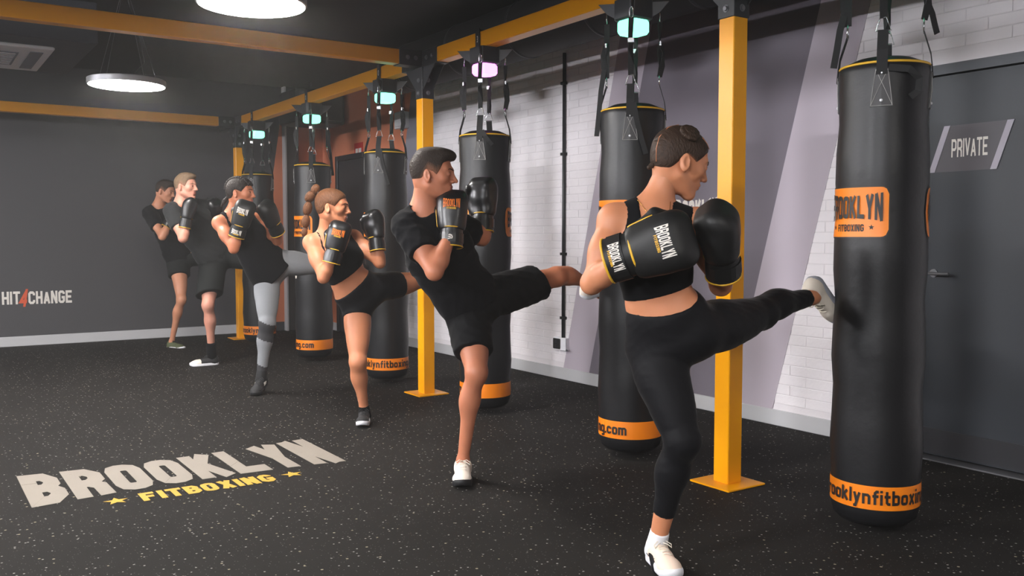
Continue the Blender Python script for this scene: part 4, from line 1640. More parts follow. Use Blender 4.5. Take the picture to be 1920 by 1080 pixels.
def wear_sock(root, kn, an, m, h, top, r_top=.04, r_an=.038, s=1.0):
    d = nrm(kn - an)
    P = [cone(an - d * .045, an + d * top, r_an * s * 1.16, r_top * s, k=.02)]
    hs = halfspace(an + d * top, d)
    return blob('sock', P, h, m, root, post=lambda Q, G: np.maximum(G, hs(Q)))
# ================================================================== the six people
M_TOPBLK = mat('black_sports_fabric', (13, 13, 15), .85, spec=.12, sheen=.04, bump=(500, .1, .0005))
M_TEE = mat('black_cotton', (15, 15, 18), .9, spec=.12, sheen=.05, bump=(40, .25, .004))
M_TEEGREY = mat('washed_black_cotton', (36, 37, 38), .9, spec=.12, sheen=.08, bump=(40, .25, .004))
M_LEGG = mat('black_leggings_knit', (15, 15, 18), .62, spec=.12, sheen=.05, bump=(55, .25, .003))
M_GREYLEG = mat('grey_melange_leggings', (128, 130, 134), .8, bump=(60, .2, .002), var=(200, .12))
M_DKBAND = mat('dark_legging_band', (46, 45, 48), .8)
M_GLOVE_MATT = mat('matt_black_glove_leather', (24, 24, 24), .5, spec=.35, bump=(90, .2, .0015))
M_GLOVE_GLOSS = mat('glossy_black_glove_leather', (14, 14, 16), .36, coat=.2, bump=(60, .15, .001))
M_ORPRINT = mat('orange_print', (226, 116, 30), .5)
M_HAIRDK = mat('dark_brown_hair', (34, 26, 22), .42, bump=(0, 0, 0) if False else None, var=(60, .25))
M_SHOEWHITE = mat('off_white_mesh', (226, 216, 204), .7, bump=(220, .25, .001))
M_SHOEBLK = mat('black_shoe_mesh', (26, 26, 28), .7, bump=(220, .25, .001))
M_SOLEW = mat('white_sole_foam', (222, 222, 226), .5)
M_SOLEB = mat('black_sole_rubber', (20, 20, 22), .6)
M_LACEW = mat('pale_laces', (214, 206, 192), .7)
M_LACEB = mat('black_laces', (32, 32, 34), .7)
M_EYEW = mat('eye_white', (176, 166, 160), .3)
M_IRIS = mat('dark_iris', (46, 30, 22), .2)
M_GOLD = mat('gold', (214, 160, 70), .25, metal=1.0)


def hair_mat(name, a, b, scale=90.0, over=None):
    """strands: a stretched noise between two tones, with its own relief"""
    if name in MATS:
        return MATS[name]
    m = mat(name, a, .5)
    nt = m.node_tree
    bs = nt.nodes['Principled BSDF']
    bs.inputs['Specular IOR Level'].default_value = .14
    tc = nt.nodes.new('ShaderNodeTexCoord')
    mp = nt.nodes.new('ShaderNodeMapping')
    mp.inputs['Scale'].default_value = (1.0, .12, .35)
    n = nt.nodes.new('ShaderNodeTexNoise')
    n.inputs['Scale'].default_value = scale * 2.2
    n.inputs['Detail'].default_value = 3
    mx = nt.nodes.new('ShaderNodeMix')
    mx.data_type = 'RGBA'
    mx.inputs[6].default_value = srgb(a) + (1,)
    mx.inputs[7].default_value = srgb(b) + (1,)
    bp = nt.nodes.new('ShaderNodeBump')
    bp.inputs['Strength'].default_value = .8
    bp.inputs['Distance'].default_value = .006
    nt.links.new(tc.outputs['Object'], mp.inputs['Vector'])
    nt.links.new(mp.outputs[0], n.inputs['Vector'])
    nt.links.new(n.outputs['Fac'], mx.inputs[0])
    nt.links.new(mx.outputs[2], bs.inputs['Base Color'])
    if over:          # clipped sides: the scalp shows through where the hair thins out
        at_ = nt.nodes.new('ShaderNodeAttribute')
        at_.attribute_name = 'cover'
        m2 = nt.nodes.new('ShaderNodeMix')
        m2.data_type = 'RGBA'
        m2.inputs[6].default_value = srgb(over) + (1,)
        nt.links.new(at_.outputs['Fac'], m2.inputs[0])
        nt.links.new(mx.outputs[2], m2.inputs[7])
        nt.links.new(m2.outputs[2], bs.inputs['Base Color'])
    nt.links.new(n.outputs['Fac'], bp.inputs['Height'])
    nt.links.new(bp.outputs['Normal'], bs.inputs['Normal'])
    return m


def build_head(root, body_parts, c, R, fem, hs, skin_i, nk, h, s):
    """fine head mesh, joined to the body's mesh"""
    P = head_prims(fem)
    loc = lambda p: (np.array(p) - c) @ R / hs
    nkl = loc(nk)
    nr = (.046 if fem else .054) * s / hs
    base = np.array((0, -.030, -.050))
    mid_ = base + (nkl - base) * .75
    P.append(cone(base, mid_, nr * 1.02, nr, k=.035))
    ax = nrm(nkl - base)
    hsn = halfspace(base + (nkl - base) * .62, ax)
    G, lo, hh = grid_field(P, h / hs, post=lambda Q, G_: np.maximum(G_, hsn(Q)))
    V, Q = surface_nets(G, lo, hh)
    V = relax(V, Q, 1, .4)
    cc = V[Q].mean(1)
    lips = (cc[:, 1] > .0855) & (np.abs(cc[:, 0]) < .022) & (cc[:, 2] < -.0475) & (cc[:, 2] > -.0705)
    body_parts.append(((V * hs) @ R.T + c, Q, np.where(lips, 1, 0)))
    return P, base


def person(name_label, J, o):
    fem, s, h = o['fem'], o['s'], o['h']
    root = thing('person', name_label, 'person', (float(J['toeR'][0]), float(J['toeR'][1]), 0), 'people kicking the bags in a row')
    T, A, L, B = make_body(root, 'p', J, o, s)
    c = J['head']
    hs = o['hs']
    # face direction: yaw from the picture's right towards the camera, pitch down, roll
    fy, fp, fr = [math.radians(a) for a in o['face']]
    fh = nrm((FWD[0], FWD[1], 0))
    f = RIGHT * math.cos(fy) - fh * math.sin(fy)
    f = f * math.cos(fp) + np.array((0, 0, -math.sin(fp)))
    u = frame(np.array((0, 0, 1.0)) + RIGHT * math.sin(fr), f)[:, 2]
    f = nrm(f)
    u = nrm(u - f * (u @ f))
    R = np.stack([np.cross(f, u), f, u], 1)
    parts = []
    hb = c + R @ (np.array((0, -.030, -.050)) * hs)
    nr = (.046 if fem else .054) * s
    neck = [cone(J['neck'] - B['up'] * .02, hb, nr * 1.08, nr, k=.045, tag='neck'), cone(J['neck'] - B['up'] * .01 - B['front'] * .02, hb - f * .01 * 0, nr * 1.0, nr * .9, k=.03)]
    allp = T + A + L + neck
    def bpost(P, G):
        return G
    G, lo, hh = grid_field(allp, h)
    V, Q = surface_nets(G, lo, hh)
    V = relax(V, Q, 2)
    # drop the hidden skin-less bits above the neck seam: keep all, the head overlaps it
    parts.append((V, Q, 0))
    hp, base = build_head(root, parts, c, R, fem, hs, 0, J['neck'], o['hh'], s)
    sk = o['skin']
    body = mesh_np('body', parts, [sk, o['lip']], root)
    # eyes, brows
    def HX(p):
        return (np.asarray(p, float) * hs) @ R.T + c
    for sx in (-1, 1):
        eb = MB()
        n = 12
        rr = .0142
        cen = np.array((sx * .032, .0738, .0055))
        rings = []
        for q in np.linspace(.02, PI * .62, 8):
            rings.append([tuple(HX(cen + rr * np.array((math.sin(q) * math.cos(b), math.cos(q), math.sin(q) * math.sin(b) * .52)))) for b in [2 * PI * j / n for j in range(n)]])
        e = eb.rings(rings).build('eye', M_EYEW, body, smooth=True)
        ib = MB()
        rings = []
        for q in (.02, .25, .44):
            rings.append([tuple(HX(cen + (rr + .0006) * np.array((math.sin(q) * math.cos(b) + sx * -.0, math.cos(q), math.sin(q) * math.sin(b))))) for b in [2 * PI * j / n for j in range(n)]])
        ir = ib.rings(rings).build('iris', M_IRIS, None, smooth=True)
        ir.parent = body
        bb = MB()
        pts = []
        for q, (x, z) in enumerate(((.012, .0245), (.022, .0285), (.034, .0300), (.046, .0260))):
            y = .12
            for _ in range(40):
                d = field(hp, np.array([[sx * x, y, z]], np.float32))[0]
                y -= np.clip(d, -.01, .02) * .8
            pts.append(tuple(HX((sx * x, y, z))))
        bb.tube(pts, [.0022, .0030, .0026, .0012], 6).build('eyebrow', o['hair'], body, smooth=True)
        lp = []
        for x in np.linspace(-.013, .013, 6):
            zz = .0055 + .0072 * math.sqrt(max(0, 1 - (x / .0145) ** 2))
            yy = .0738 + .0142 * math.sqrt(max(0, 1 - (x / .0142) ** 2 - ((zz - .0055) / .0142) ** 2)) + .0012
            lp.append(tuple(HX((sx * .032 + x, yy, zz))))
        MB().tube(lp, .0011, 5).build('eyelashes', M_HAIRDK, body, smooth=True)
    # hair
    hx = (R * hs, c)
    hc = [q for q in hp[:4]] + [ell((sx * .0, 0, 0), (.001, .001, .001), k=.001) for sx in ()]
    ho = o['hairdo']
    sty = 'man' if not fem else 'woman'
    wd = .045 if not fem else .010

    def cover(V_):
        side = V_[:, 2] - np.interp(V_[:, 1], *HAIRLINE[sty])
        front = np.clip((V_[:, 1] - .035) / .02, 0, 1)
        return np.clip((side + .004) / (wd * (1 - front) + .006 * front), 0.12 if fem else .25, 1)
    hm_cap = o['capmat']
    if ho == 'quiff':
        hc2 = hc + [ell((0, .052, .094), (.052, .040, .022), k=.03), ell((-.012, .078, .088), (.030, .020, .018), k=.02), ell((0, -.01, .100), (.058, .06, .020), k=.03)]
        blob('hair', hc2, o['hh'], hm_cap, root, post=hair_cap('man', .0065, .75), xf=hx, it=1, attr=cover)
    elif ho == 'crop':
        hc2 = hc + [ell((0, .02, .098), (.056, .066, .022), k=.03)]
        blob('hair', hc2, o['hh'], hm_cap, root, post=hair_cap('man', .006, .7), xf=hx, it=1, attr=cover)
    else:
        hob = blob('hair', hc, o['hh'], hm_cap, root, post=hair_cap('woman', .006), xf=hx, it=1, attr=cover)
        hm = o['hair']
        def sub_blob(nm, prims, m=None, par=None):
            return blob(nm, prims, o['hh'] * 1.0, m or hm, par or hob, xf=hx)
        if ho == 'bun':
            # two cornrow partings, a coiled bun near the crown and a short tail at the nape
            pr_ = []
            for k_ in range(22):
                a = k_ * .62
                r = .006 + .0014 * k_
                pr_.append((r * math.cos(a), r * math.sin(a)))
            cen = np.array((.058, -.024, .092))
            ax = nrm((.66, -.12, .72))
            F_ = frame(ax, (0, 1, 0))
            coil = [cone(cen + F_ @ np.array((a[0], a[1], .012 - .0005 * i)), cen + F_ @ np.array((b[0], b[1], .012 - .0005 * i)), 0.0075, k=.002) for i, (a, b) in enumerate(zip(pr_[:-1], pr_[1:]))]
            sub_blob('bun', coil + [ell(cen, (.032, .032, .012), F_.T, k=.01)])
            sub_blob('tail', [cone((0, -.088, -.040), (0, -.100, -.058), .012, .008, k=.01)])
            def arc(pts, r, m):
                out = []
                for p in pts:
                    p = np.array(p, float)
                    dr = nrm(p - (0, -.02, .03))
                    q_ = np.array((0, -.02, .03)) + dr * .16
                    for _ in range(50):
                        d = field(hc, q_[None].astype(np.float32))[0] - .0075
                        q_ = q_ - dr * np.clip(d, -.01, .02) * .8
                    out.append(tuple(HX(q_)))
                return MB().tube(out, r, 5).build('parting', m, hob, smooth=True)
            arc([(.01, -.06, .13), (.02, -.10, .10), (.03, -.13, .05), (.035, -.13, .0), (.035, -.11, -.05)], .0016, sk)
            arc([(.05, .03, .10), (.05, .06, .09), (.045, .08, .075)], .0012, sk)
        elif ho == 'bubbles':
            pts = [(-.0, -.100, .085), (0, -.135, .050), (0, -.142, -.012), (-.0, -.150, -.070), (0, -.172, -.125), (0, -.190, -.175), (0, -.200, -.205)]
            dn = (R.T @ np.array((0, 0, -1.0)))
            bk = (R.T @ nrm(-f * (1, 1, 0)))
            p = np.array((0, -.098, .088))
            offs = [(.018, -.018, .036, .028), (.034, .044, .041, .031), (.018, .076, .046, .029), (.012, .080, .044, .026), (.010, .070, .028, .019)]
            for i, (ob_, od, la_, ra_) in enumerate(offs):
                q_ = p + bk * ob_ + dn * od
                ax_ = nrm(q_ - p) if i else nrm(np.array(bk) * .5 + dn * .9)
                sub_blob('hair_bubble', [ell(q_, (ra_, ra_, la_), frame(ax_, (0, 1, .1)).T, k=.01), cone(p, q_, .010, .010, k=.012)])
                MB().tube([tuple(HX(q_ + ax_ * la_ * .96 + frame(ax_, (0, 1, .1)) @ np.array((.010 * math.cos(b), .010 * math.sin(b), 0)))) for b in [2 * PI * j / 10 for j in range(10)]], .003, 5, closed=True).build('hair_tie', M_HAIRDK, hob, smooth=True)
                p = q_
            sub_blob('hair_bubble', [cone(p, p + dn * .05 - bk * .01, .010, .004, k=.004), cone(p + dn * .04, p + dn * .09 - bk * .03, .006, .003, k=.004)])
            MB().tube([tuple(HX(np.array((0, -.098, .080)) + np.array((.016 * math.cos(b), .010 * math.sin(b) * .6, .016 * math.sin(b))))) for b in [2 * PI * j / 10 for j in range(10)]], .004, 5, closed=True).build('hair_tie', M_HAIRDK, hob, smooth=True)
        elif ho == 'braids':
            for xx in (-.045, -.015, .015, .045):
                pts = []
                for a in np.linspace(.25, 3.3, 16):
                    dr = nrm((xx * 8, math.cos(a), math.sin(a)))
                    q_ = np.array((0, -.02, .03)) + dr * .16
                    for _ in range(50):
                        d = field(hc, q_[None].astype(np.float32))[0] - .006
                        q_ = q_ - dr * np.clip(d, -.01, .02) * .8
                    pts.append(q_)
                sub_blob('braid', [ell((a + b) / 2, (.010, .010, .012), k=.004) for a, b in zip(pts[:-1], pts[1:])])
            sub_blob('tail', [cone((0, -.105, -.045), (0, -.135, -.085), .016, .010, k=.01), cone((0, -.125, -.06), (0, -.150, -.105), .014, .005, k=.01)])
    # gloves
    for sd, right in (('R', True), ('L', False)):
        if o.get('gloves', 'RL').find(sd) >= 0:
            glove(root, J['wr' + sd], J['hand' + sd], J['back' + sd], o['g'] if right else o.get('gl', o['g']), right, o['gm'], o['gp'], o['gh'], o['gstyle'] if sd == 'R' else None, o.get('grot', 0))
    return root, T, A, L, B, neck, R


def local(B, c0):
    c0 = np.array(c0, np.float32)
    la, up, fr = [B[k].astype(np.float32) for k in ('lat', 'up', 'front')]
    return lambda P: ((P - c0) @ la, (P - c0) @ up, (P - c0) @ fr)


def tank(root, T, A, J, B, h, m, s, hem, neck_drop, neck_w, arm_r, infl=.006, nm='tank_top', loose=None):
    """sleeveless top: hem height above the pelvis joint along the spine, scoop at the neck, round armholes"""
    prims = list(T) + [q for q in A if q.tag == 'torso'] + (loose or [])
    lc = local(B, J['neck'])
    hs = halfspace(hem[0], hem[1])
    def post(P, G):
        a, c_, b = lc(P)
        G = smax(G, -hs(P), .004)
        dn = np.where(b > -.02, neck_drop, neck_drop * .45)
        G = smax(G, -(np.sqrt((a / neck_w) ** 2 + (np.minimum(c_ - .02, 0) / dn) ** 2) - 1) * neck_w, .004)
        for sd in 'RL':
            sh = (J['sh' + sd] + (-1 if sd == 'R' else 1) * B['lat'] * .028 * s - B['up'] * .01).astype(np.float32)
            G = smax(G, arm_r - np.sqrt(((P - sh) ** 2).sum(-1)), .004)
        return G
    return blob(nm, prims, h, m, root, infl=infl, post=post)


def local_cut(p0, d, R_):
    """carve beyond the plane through p0 facing d, only within R_ of the axis point"""
    p0 = np.array(p0, np.float32)
    d = nrm(d).astype(np.float32)
    def f(P, G):
        q = P - p0
        w = q @ d
        return smax(G, -np.maximum(-w, np.sqrt((q ** 2).sum(-1)) - R_), .003)
    return f


def pants(root, T, L, J, B, h, m, s, waist_p, cuffs, infl=.005, loose=None, nm='leggings', wr=None, mats=None, mi=None):
    low = [q for q in T if q.tag == 'torso'][:2] + [q for q in T if q.kind == 'ell'][-2:]
    prims = low + list(L) + (loose or [])
    hs = halfspace(*waist_p)
    def post(P, G):
        G = smax(G, hs(P), .004)
        for p0, d, R_ in cuffs:
            G = local_cut(p0, d, R_)(P, G)
        if wr is not None:
            G = G + wr(P)
        return G
    return blob(nm, prims, h, m, root, infl=infl, post=post, mats=mats, mi=mi)


def tee(root, T, A, J, B, h, m, s, hem, infl=.014, sleeve=.62, extra=None, wr=None, nm='t_shirt'):
    prims = list(T) + [q for q in A if q.tag == 'torso'] + [q for q in A if q.tag.startswith('arm')][0:0]
    for sd in 'RL':
        sh, el_ = J['sh' + sd], J['el' + sd]
        d = el_ - sh
        prims += [ell(sh, (.058 * s,) * 3, k=.04), cone(sh, sh + d * (sleeve - .25), .060 * s, .061 * s, k=.03)]
    prims += extra or []
    lc = local(B, J['neck'])
    hs = halfspace(*hem)
    def post(P, G):
        a, c_, b = lc(P)
        G = smax(G, -hs(P), .004)
        dn = np.where(b > -.01, .045, .006)
        G = smax(G, -(np.sqrt((a / .078) ** 2 + (np.minimum(c_ - .035, 0) / dn) ** 2) - 1) * .06, .004)
        for sd in 'RL':
            sh, el_ = J['sh' + sd], J['el' + sd]
            c_ = cone(sh, sh + (el_ - sh) * (sleeve + .3), .060 * s, .063 * s)(P) - infl
            e_ = np.minimum(np.maximum(c_, halfspace(sh + (el_ - sh) * sleeve, el_ - sh)(P)), .06)
            G = smin(G, e_, .02)
        if wr is not None:
            G = G + wr(P)
        return G
    return blob(nm, prims, h, m, root, infl=infl, post=post)


def joints(d):
    return {k: (at(*v) if len(v) == 3 and not isinstance(v, np.ndarray) else v) for k, v in d.items()}


DN = np.array((0, 0, -1.0))
UPV = np.array((0, 0, 1.0))
TOCAM = -nrm((FWD[0], FWD[1], 0))

# ---------------------------------------------------------------- 1: the nearest woman
J = joints(dict(head=(1275, 304, 3.42), neck=(1222, 392, 3.42), shR=(1152, 412, 3.42), shL=(1310, 420, 3.46), chest=(1226, 466, 3.40), waist=(1232, 560, 3.44),
                pelvis=(1262, 622, 3.46), hipR=(1222, 650, 3.50), hipL=(1305, 622, 3.46), elR=(1109, 531, 3.36), wrR=(1178, 478, 3.20), handR=(1300, 440, 3.12),
                elL=(1351, 534, 3.44), wrL=(1354, 486, 3.28), handL=(1347, 395, 3.18),
                knR=(1280, 828, 3.36), anR=(1233, 1014, 3.50), toeR=(1244, 1075, 3.36), knL=(1428, 586, 3.72), anL=(1521, 557, 3.94), toeL=(1562, 592, 4.08)))
J['backR'] = TOCAM + UPV * .15
J['backL'] = RIGHT * .95 + TOCAM * .3
J['kfL'] = DN * .9 + TOCAM * .5
J['kfR'] = TOCAM + RIGHT * .5
SK1 = skin('warm_tan_skin', (196, 130, 94))
LIP1 = mat('lips_rose', (170, 96, 84), .4)
HR1 = hair_mat('sleek_dark_brown_hair', (24, 18, 15), (74, 57, 46))
O = dict(fem=True, s=.98, h=.0065, hh=.0030, hs=1.09, ls=1.08, face=(-14, 20, 6), skin=SK1, lip=LIP1, hair=HR1, hairdo='bun', capmat=hair_mat('sleek_dark_hair_cap', (24, 18, 15), (74, 57, 46), 90, (170, 112, 82)), g=(1.40, 1.25, 1.12), gl=(1.2, 1.22, 1.02), am=1.1, gm=M_GLOVE_MATT, gp=M_WHITE, gh=.004, gstyle='cuff')
root, T, A, L, B, NK, RH = person('woman in black cropped top and leggings kicking the nearest bag, hair in a coiled bun', J, O)
tank(root, T, A, J, B, .006, M_TOPBLK, 1, (at(1222, 551, 3.42), B['up'] - B['lat'] * .10 + B['front'] * .1), .135, .062, .092, nm='crop_top')
pants(root, T, L, J, B, .006, M_LEGG, 1, (at(1225, 558, 3.44), B['up'] - B['lat'] * .16 + B['front'] * .6), [(at(1237, 960, 3.47), J['anR'] - J['knR'], .16), (at(1514, 560, 3.92), J['anL'] - J['knL'], .16)],
      wr=lambda P: wrinkle(P, [((.2, .3, 1), 70, 0), ((.5, -.2, .9), 95, 1.3)], .0012))
wear_sock(root, J['knR'], J['anR'], M_SOLEW, .005, .045, .037, .036)
shoe(root, J['anR'], TOCAM * .96 + RIGHT * .22, UPV, .262, mat('blush_shoe_mesh', (228, 204, 186), .7, bump=(220, .25, .001)), M_SOLEW, M_LACEW, .004, side=1, swoosh=M_SOLEB)
shoe(root, J['anL'], nrm(RIGHT * .74 - UPV * .52 - TOCAM * .48), nrm(TOCAM * .5 - RIGHT * .45 - UPV * .5), .262, mat('off_white_knit', (214, 204, 190), .7, bump=(220, .25, .001)), mat('grey_sole', (150, 152, 160), .5), M_LACEW, .004, side=-1)
nb = MB()
pts = []
for a in np.linspace(-PI * .5, PI * .5, 15):
    q = J['neck'] + B['lat'] * .060 * math.sin(a) + B['up'] * (.030 - .085 * math.cos(a) ** 2)
    d = .10
    p = q + B['front'] * .13
    for _ in range(40):
        e = field(T + A[:1] + [x for x in A if x.tag == 'torso'] + NK, p[None].astype(np.float32))[0]
        p = p - B['front'] * np.clip(e, -.01, .02) * .7
    pts.append(tuple(p + B['front'] * .001))
nb.tube(pts, .0011, 5).build('necklace', M_GOLD, root, smooth=True)
er = J['head'] + RH @ np.array((.084, -.006, -.034))
MB().tube([tuple(er + RH @ np.array((0, .004 * math.cos(b), .006 * math.sin(b)))) for b in [2 * PI * j / 10 for j in range(10)]], .0012, 5, closed=True).build('earring', M_CHROME, root, smooth=True)
rehome(root)
# ---------------------------------------------------------------- 2: the man in white shoes
def loose_leg(J, sd, t0, t1, r0, r1, off=0.0, back=None):
    a, b = J['hip' + sd], J['kn' + sd]
    sh = back * off if back is not None else 0
    return [cone(a + (b - a) * t0, a + (b - a) * t1 + sh, r0, r1, k=.03)]


WR = [((.3, .2, 1), 42, 0), ((.8, -.3, .5), 55, 1.1), ((-.5, .6, .8), 36, 2.0)]
J = joints(dict(head=(812, 328, 4.55), neck=(794, 396, 4.60), shR=(764, 424, 4.56), shL=(868, 430, 4.78), chest=(822, 470, 4.66), waist=(858, 535, 4.74),
                pelvis=(888, 568, 4.80), hipR=(878, 592, 4.80), hipL=(924, 556, 4.86), elR=(814, 510, 4.40), wrR=(846, 437, 4.52), handR=(849, 362, 4.55),
                elL=(903, 446, 4.84), wrL=(905, 410, 4.86), handL=(906, 350, 4.88),
                knR=(893, 700, 4.60), anR=(868, 863, 4.74), toeR=(863, 905, 4.60), knL=(1044, 518, 5.12), anL=(1106, 530, 5.34), toeL=(1122, 560, 5.42)))
J['backR'] = TOCAM
J['backL'] = RIGHT * .3 - TOCAM * .9
J['kfL'] = DN * .9 + TOCAM * .5
J['kfR'] = TOCAM * .6 + RIGHT * .8
SK2 = skin('ruddy_skin', (188, 120, 90))
LIP2 = mat('lips_brown', (160, 92, 80), .45)
HR2 = hair_mat('short_black_brown_hair', (24, 20, 18), (52, 42, 36), 160)
O = dict(fem=False, s=1.0, ls=.98, h=.0075, hh=.0033, hs=1.06, face=(6, 3, 2), skin=SK2, lip=LIP2, hair=HR2, hairdo='quiff', capmat=hair_mat('clipped_dark_hair', (24, 19, 16), (58, 46, 38), 160, (132, 90, 68)), g=1.04, gm=M_GLOVE_GLOSS, gp=M_ORPRINT, gh=.0045, gstyle='emblem')
root, T, A, L, B, NK, RH = person('man in black t-shirt and shorts with white trainers, second from the right', J, O)
tee(root, T, A, J, B, .0075, M_TEE, 1.02, (at(862, 590, 4.78), B['up'] + B['lat'] * .1), sleeve=.60, wr=lambda P: wrinkle(P, WR, .0055), infl=.013)
M_SHORT = mat('black_sports_shorts', (12, 12, 14), .75, spec=.15, sheen=.04, bump=(50, .2, .003))
pants(root, T, [q for q in L if q.tag == 'legR'][:3] + [q for q in L if q.tag == 'legL'][:3], J, B, .0075, M_SHORT, 1, (at(862, 545, 4.74), B['up']),
      [(J['hipR'] + (J['knR'] - J['hipR']) * .66, J['knR'] - J['hipR'], .26), (J['hipL'] + (J['knL'] - J['hipL']) * .70, J['knL'] - J['hipL'] - DN * .12, .26)], infl=.010,
      loose=loose_leg(J, 'R', .1, .9, .105, .088) + loose_leg(J, 'L', .1, .95, .105, .092), nm='shorts', wr=lambda P: wrinkle(P, WR, .0055))
M_SHOEW2 = mat('white_knit_shoe', (228, 216, 204), .7, bump=(220, .25, .001))
shoe(root, J['anR'], TOCAM * .98 + RIGHT * .06, UPV, .285, M_SHOEW2, M_SOLEB, M_LACEW, .0045, side=1)
shoe(root, J['anL'], nrm(RIGHT * .66 - UPV * .25 - TOCAM * .62), nrm(UPV * .6 + TOCAM * .3), .275, M_SHOEW2, M_SOLEW, M_LACEW, .0045, side=-1)
rehome(root)

# ---------------------------------------------------------------- 3: the woman with the bubble ponytail
J = joints(dict(head=(624, 389, 5.98), neck=(611, 444, 6.04), shR=(584, 455, 6.00), shL=(663, 446, 6.18), chest=(636, 478, 6.08), waist=(652, 524, 6.14),
                pelvis=(676, 552, 6.20), hipR=(670, 572, 6.22), hipL=(706, 540, 6.24), elR=(606, 521, 5.88), wrR=(626, 474, 5.86), handR=(640, 420, 5.86),
                elL=(712, 493, 6.10), wrL=(706, 452, 6.08), handL=(700, 402, 6.10),
                knR=(671, 680, 6.06), anR=(683, 768, 6.16), toeR=(686, 800, 6.05), knL=(792, 524, 6.50), anL=(862, 536, 6.72), toeL=(872, 552, 6.76)))
J['backR'] = TOCAM + RIGHT * .1
J['backL'] = -TOCAM * .6 + RIGHT * .5
J['kfL'] = DN * .9 + TOCAM * .5
J['kfR'] = TOCAM * .8 + RIGHT * .4
SK3 = skin('golden_skin', (190, 124, 90))
HR3 = hair_mat('chestnut_hair', (58, 36, 24), (112, 72, 46), 120)
O = dict(fem=True, s=.97, ls=1.0, h=.0085, hh=.0036, hs=1.05, face=(4, 4, 0), skin=SK3, lip=LIP1, hair=HR3, hairdo='bubbles', capmat=hair_mat('sleek_chestnut_hair', (50, 31, 20), (116, 76, 50), 90, (160, 106, 76)), g=.98, gm=M_GLOVE_GLOSS, gp=M_ORPRINT, gh=.0055, gstyle='plain')
root, T, A, L, B, NK, RH = person('woman with a long brown bubble ponytail in crop top and cycling shorts', J, O)
tank(root, T, A, J, B, .008, M_TOPBLK, 1, (at(652, 512, 6.12), B['up'] - B['lat'] * .12), .150, .055, .090, nm='crop_top')
pants(root, T, [q for q in L if q.tag == 'legR'][:3] + [q for q in L if q.tag == 'legL'][:3], J, B, .008, M_LEGG, 1, (at(664, 530, 6.16), B['up'] - B['lat'] * .25),
      [(J['hipR'] + (J['knR'] - J['hipR']) * .22, J['knR'] - J['hipR'], .5), (J['hipL'] + (J['knL'] - J['hipL']) * .50, J['knL'] - J['hipL'], .2)], infl=.006, nm='cycling_shorts')
wear_sock(root, J['knR'], J['anR'], M_TOPBLK, .006, .03, .036, .037)
shoe(root, J['anR'], TOCAM * .95 + RIGHT * .10, UPV, .25, M_SHOEBLK, M_SOLEW, M_LACEB, .0055, side=1)
shoe(root, J['anL'], nrm(RIGHT * .62 - UPV * .60 - TOCAM * .5), nrm(TOCAM * .55 - RIGHT * .6), .25, M_SHOEBLK, M_SOLEW, M_LACEB, .0055, side=-1)
rehome(root)

# ---------------------------------------------------------------- 4: the woman in grey leggings
J = joints(dict(head=(451, 362, 7.22), neck=(434, 404, 7.26), shR=(411, 418, 7.20), shL=(478, 412, 7.44), chest=(458, 436, 7.32), waist=(484, 478, 7.40),
                pelvis=(506, 504, 7.46), hipR=(500, 520, 7.46), hipL=(530, 492, 7.50), elR=(438, 467, 7.06), wrR=(448, 428, 7.04), handR=(462, 382, 7.02),
                elL=(520, 452, 7.36), wrL=(515, 424, 7.24), handL=(498, 386, 7.14),
                knR=(501, 607, 7.32), anR=(490, 706, 7.36), toeR=(487, 738, 7.26), knL=(600, 496, 7.62), anL=(668, 506, 7.72), toeL=(678, 518, 7.74)))
J['backR'] = TOCAM + RIGHT * .1
J['backL'] = TOCAM * .5 + RIGHT * .8 + UPV * .3
J['kfL'] = DN * .9 + TOCAM * .5
J['kfR'] = TOCAM * .8 + RIGHT * .4
SK4 = skin('tan_skin', (186, 116, 84))
HR4 = hair_mat('braided_black_hair', (28, 24, 24), (58, 52, 50), 120)
O = dict(fem=True, s=.98, ls=1.05, h=.0095, hh=.0042, hs=1.05, face=(4, 2, 0), skin=SK4, lip=LIP1, hair=HR4, hairdo='braids', capmat=hair_mat('sleek_black_hair', (22, 19, 18), (58, 50, 46), 120, (150, 98, 72)), g=1.05, gm=M_GLOVE_MATT, gp=M_WHITE, gh=.0065, gstyle='cuff')
root, T, A, L, B, NK, RH = person('woman with braided dark hair, black tank top and grey banded leggings', J, O)
lw = [eseg(J['waist'], J['pelvis'] - B['up'] * .07, B['lat'], B['latp'], .150, .115, .178, .135, k=.05)]
tank(root, T, A, J, B, .009, M_TEE, 1, (at(506, 524, 7.46), B['up'] - B['lat'] * .25), .10, .062, .085, loose=lw, infl=.010)
an_, kn_, hp_ = J['anR'], J['knR'], J['hipR']


def bands(cc):
    f = nrm(kn_ - an_)
    w = (cc - an_) @ f + .25 * ((cc - an_) @ RIGHT)
    Lk = np.linalg.norm(kn_ - an_)
    near = np.abs((cc - an_) @ RIGHT) < .2
    lo_ = (w > Lk * .02) & (w < Lk * .22)
    hi_ = (w > Lk * .72) & (w < Lk * 1.06)
    return np.where(near & (lo_ | hi_) & (cc[:, 2] < kn_[2] + .15), 1, 0)


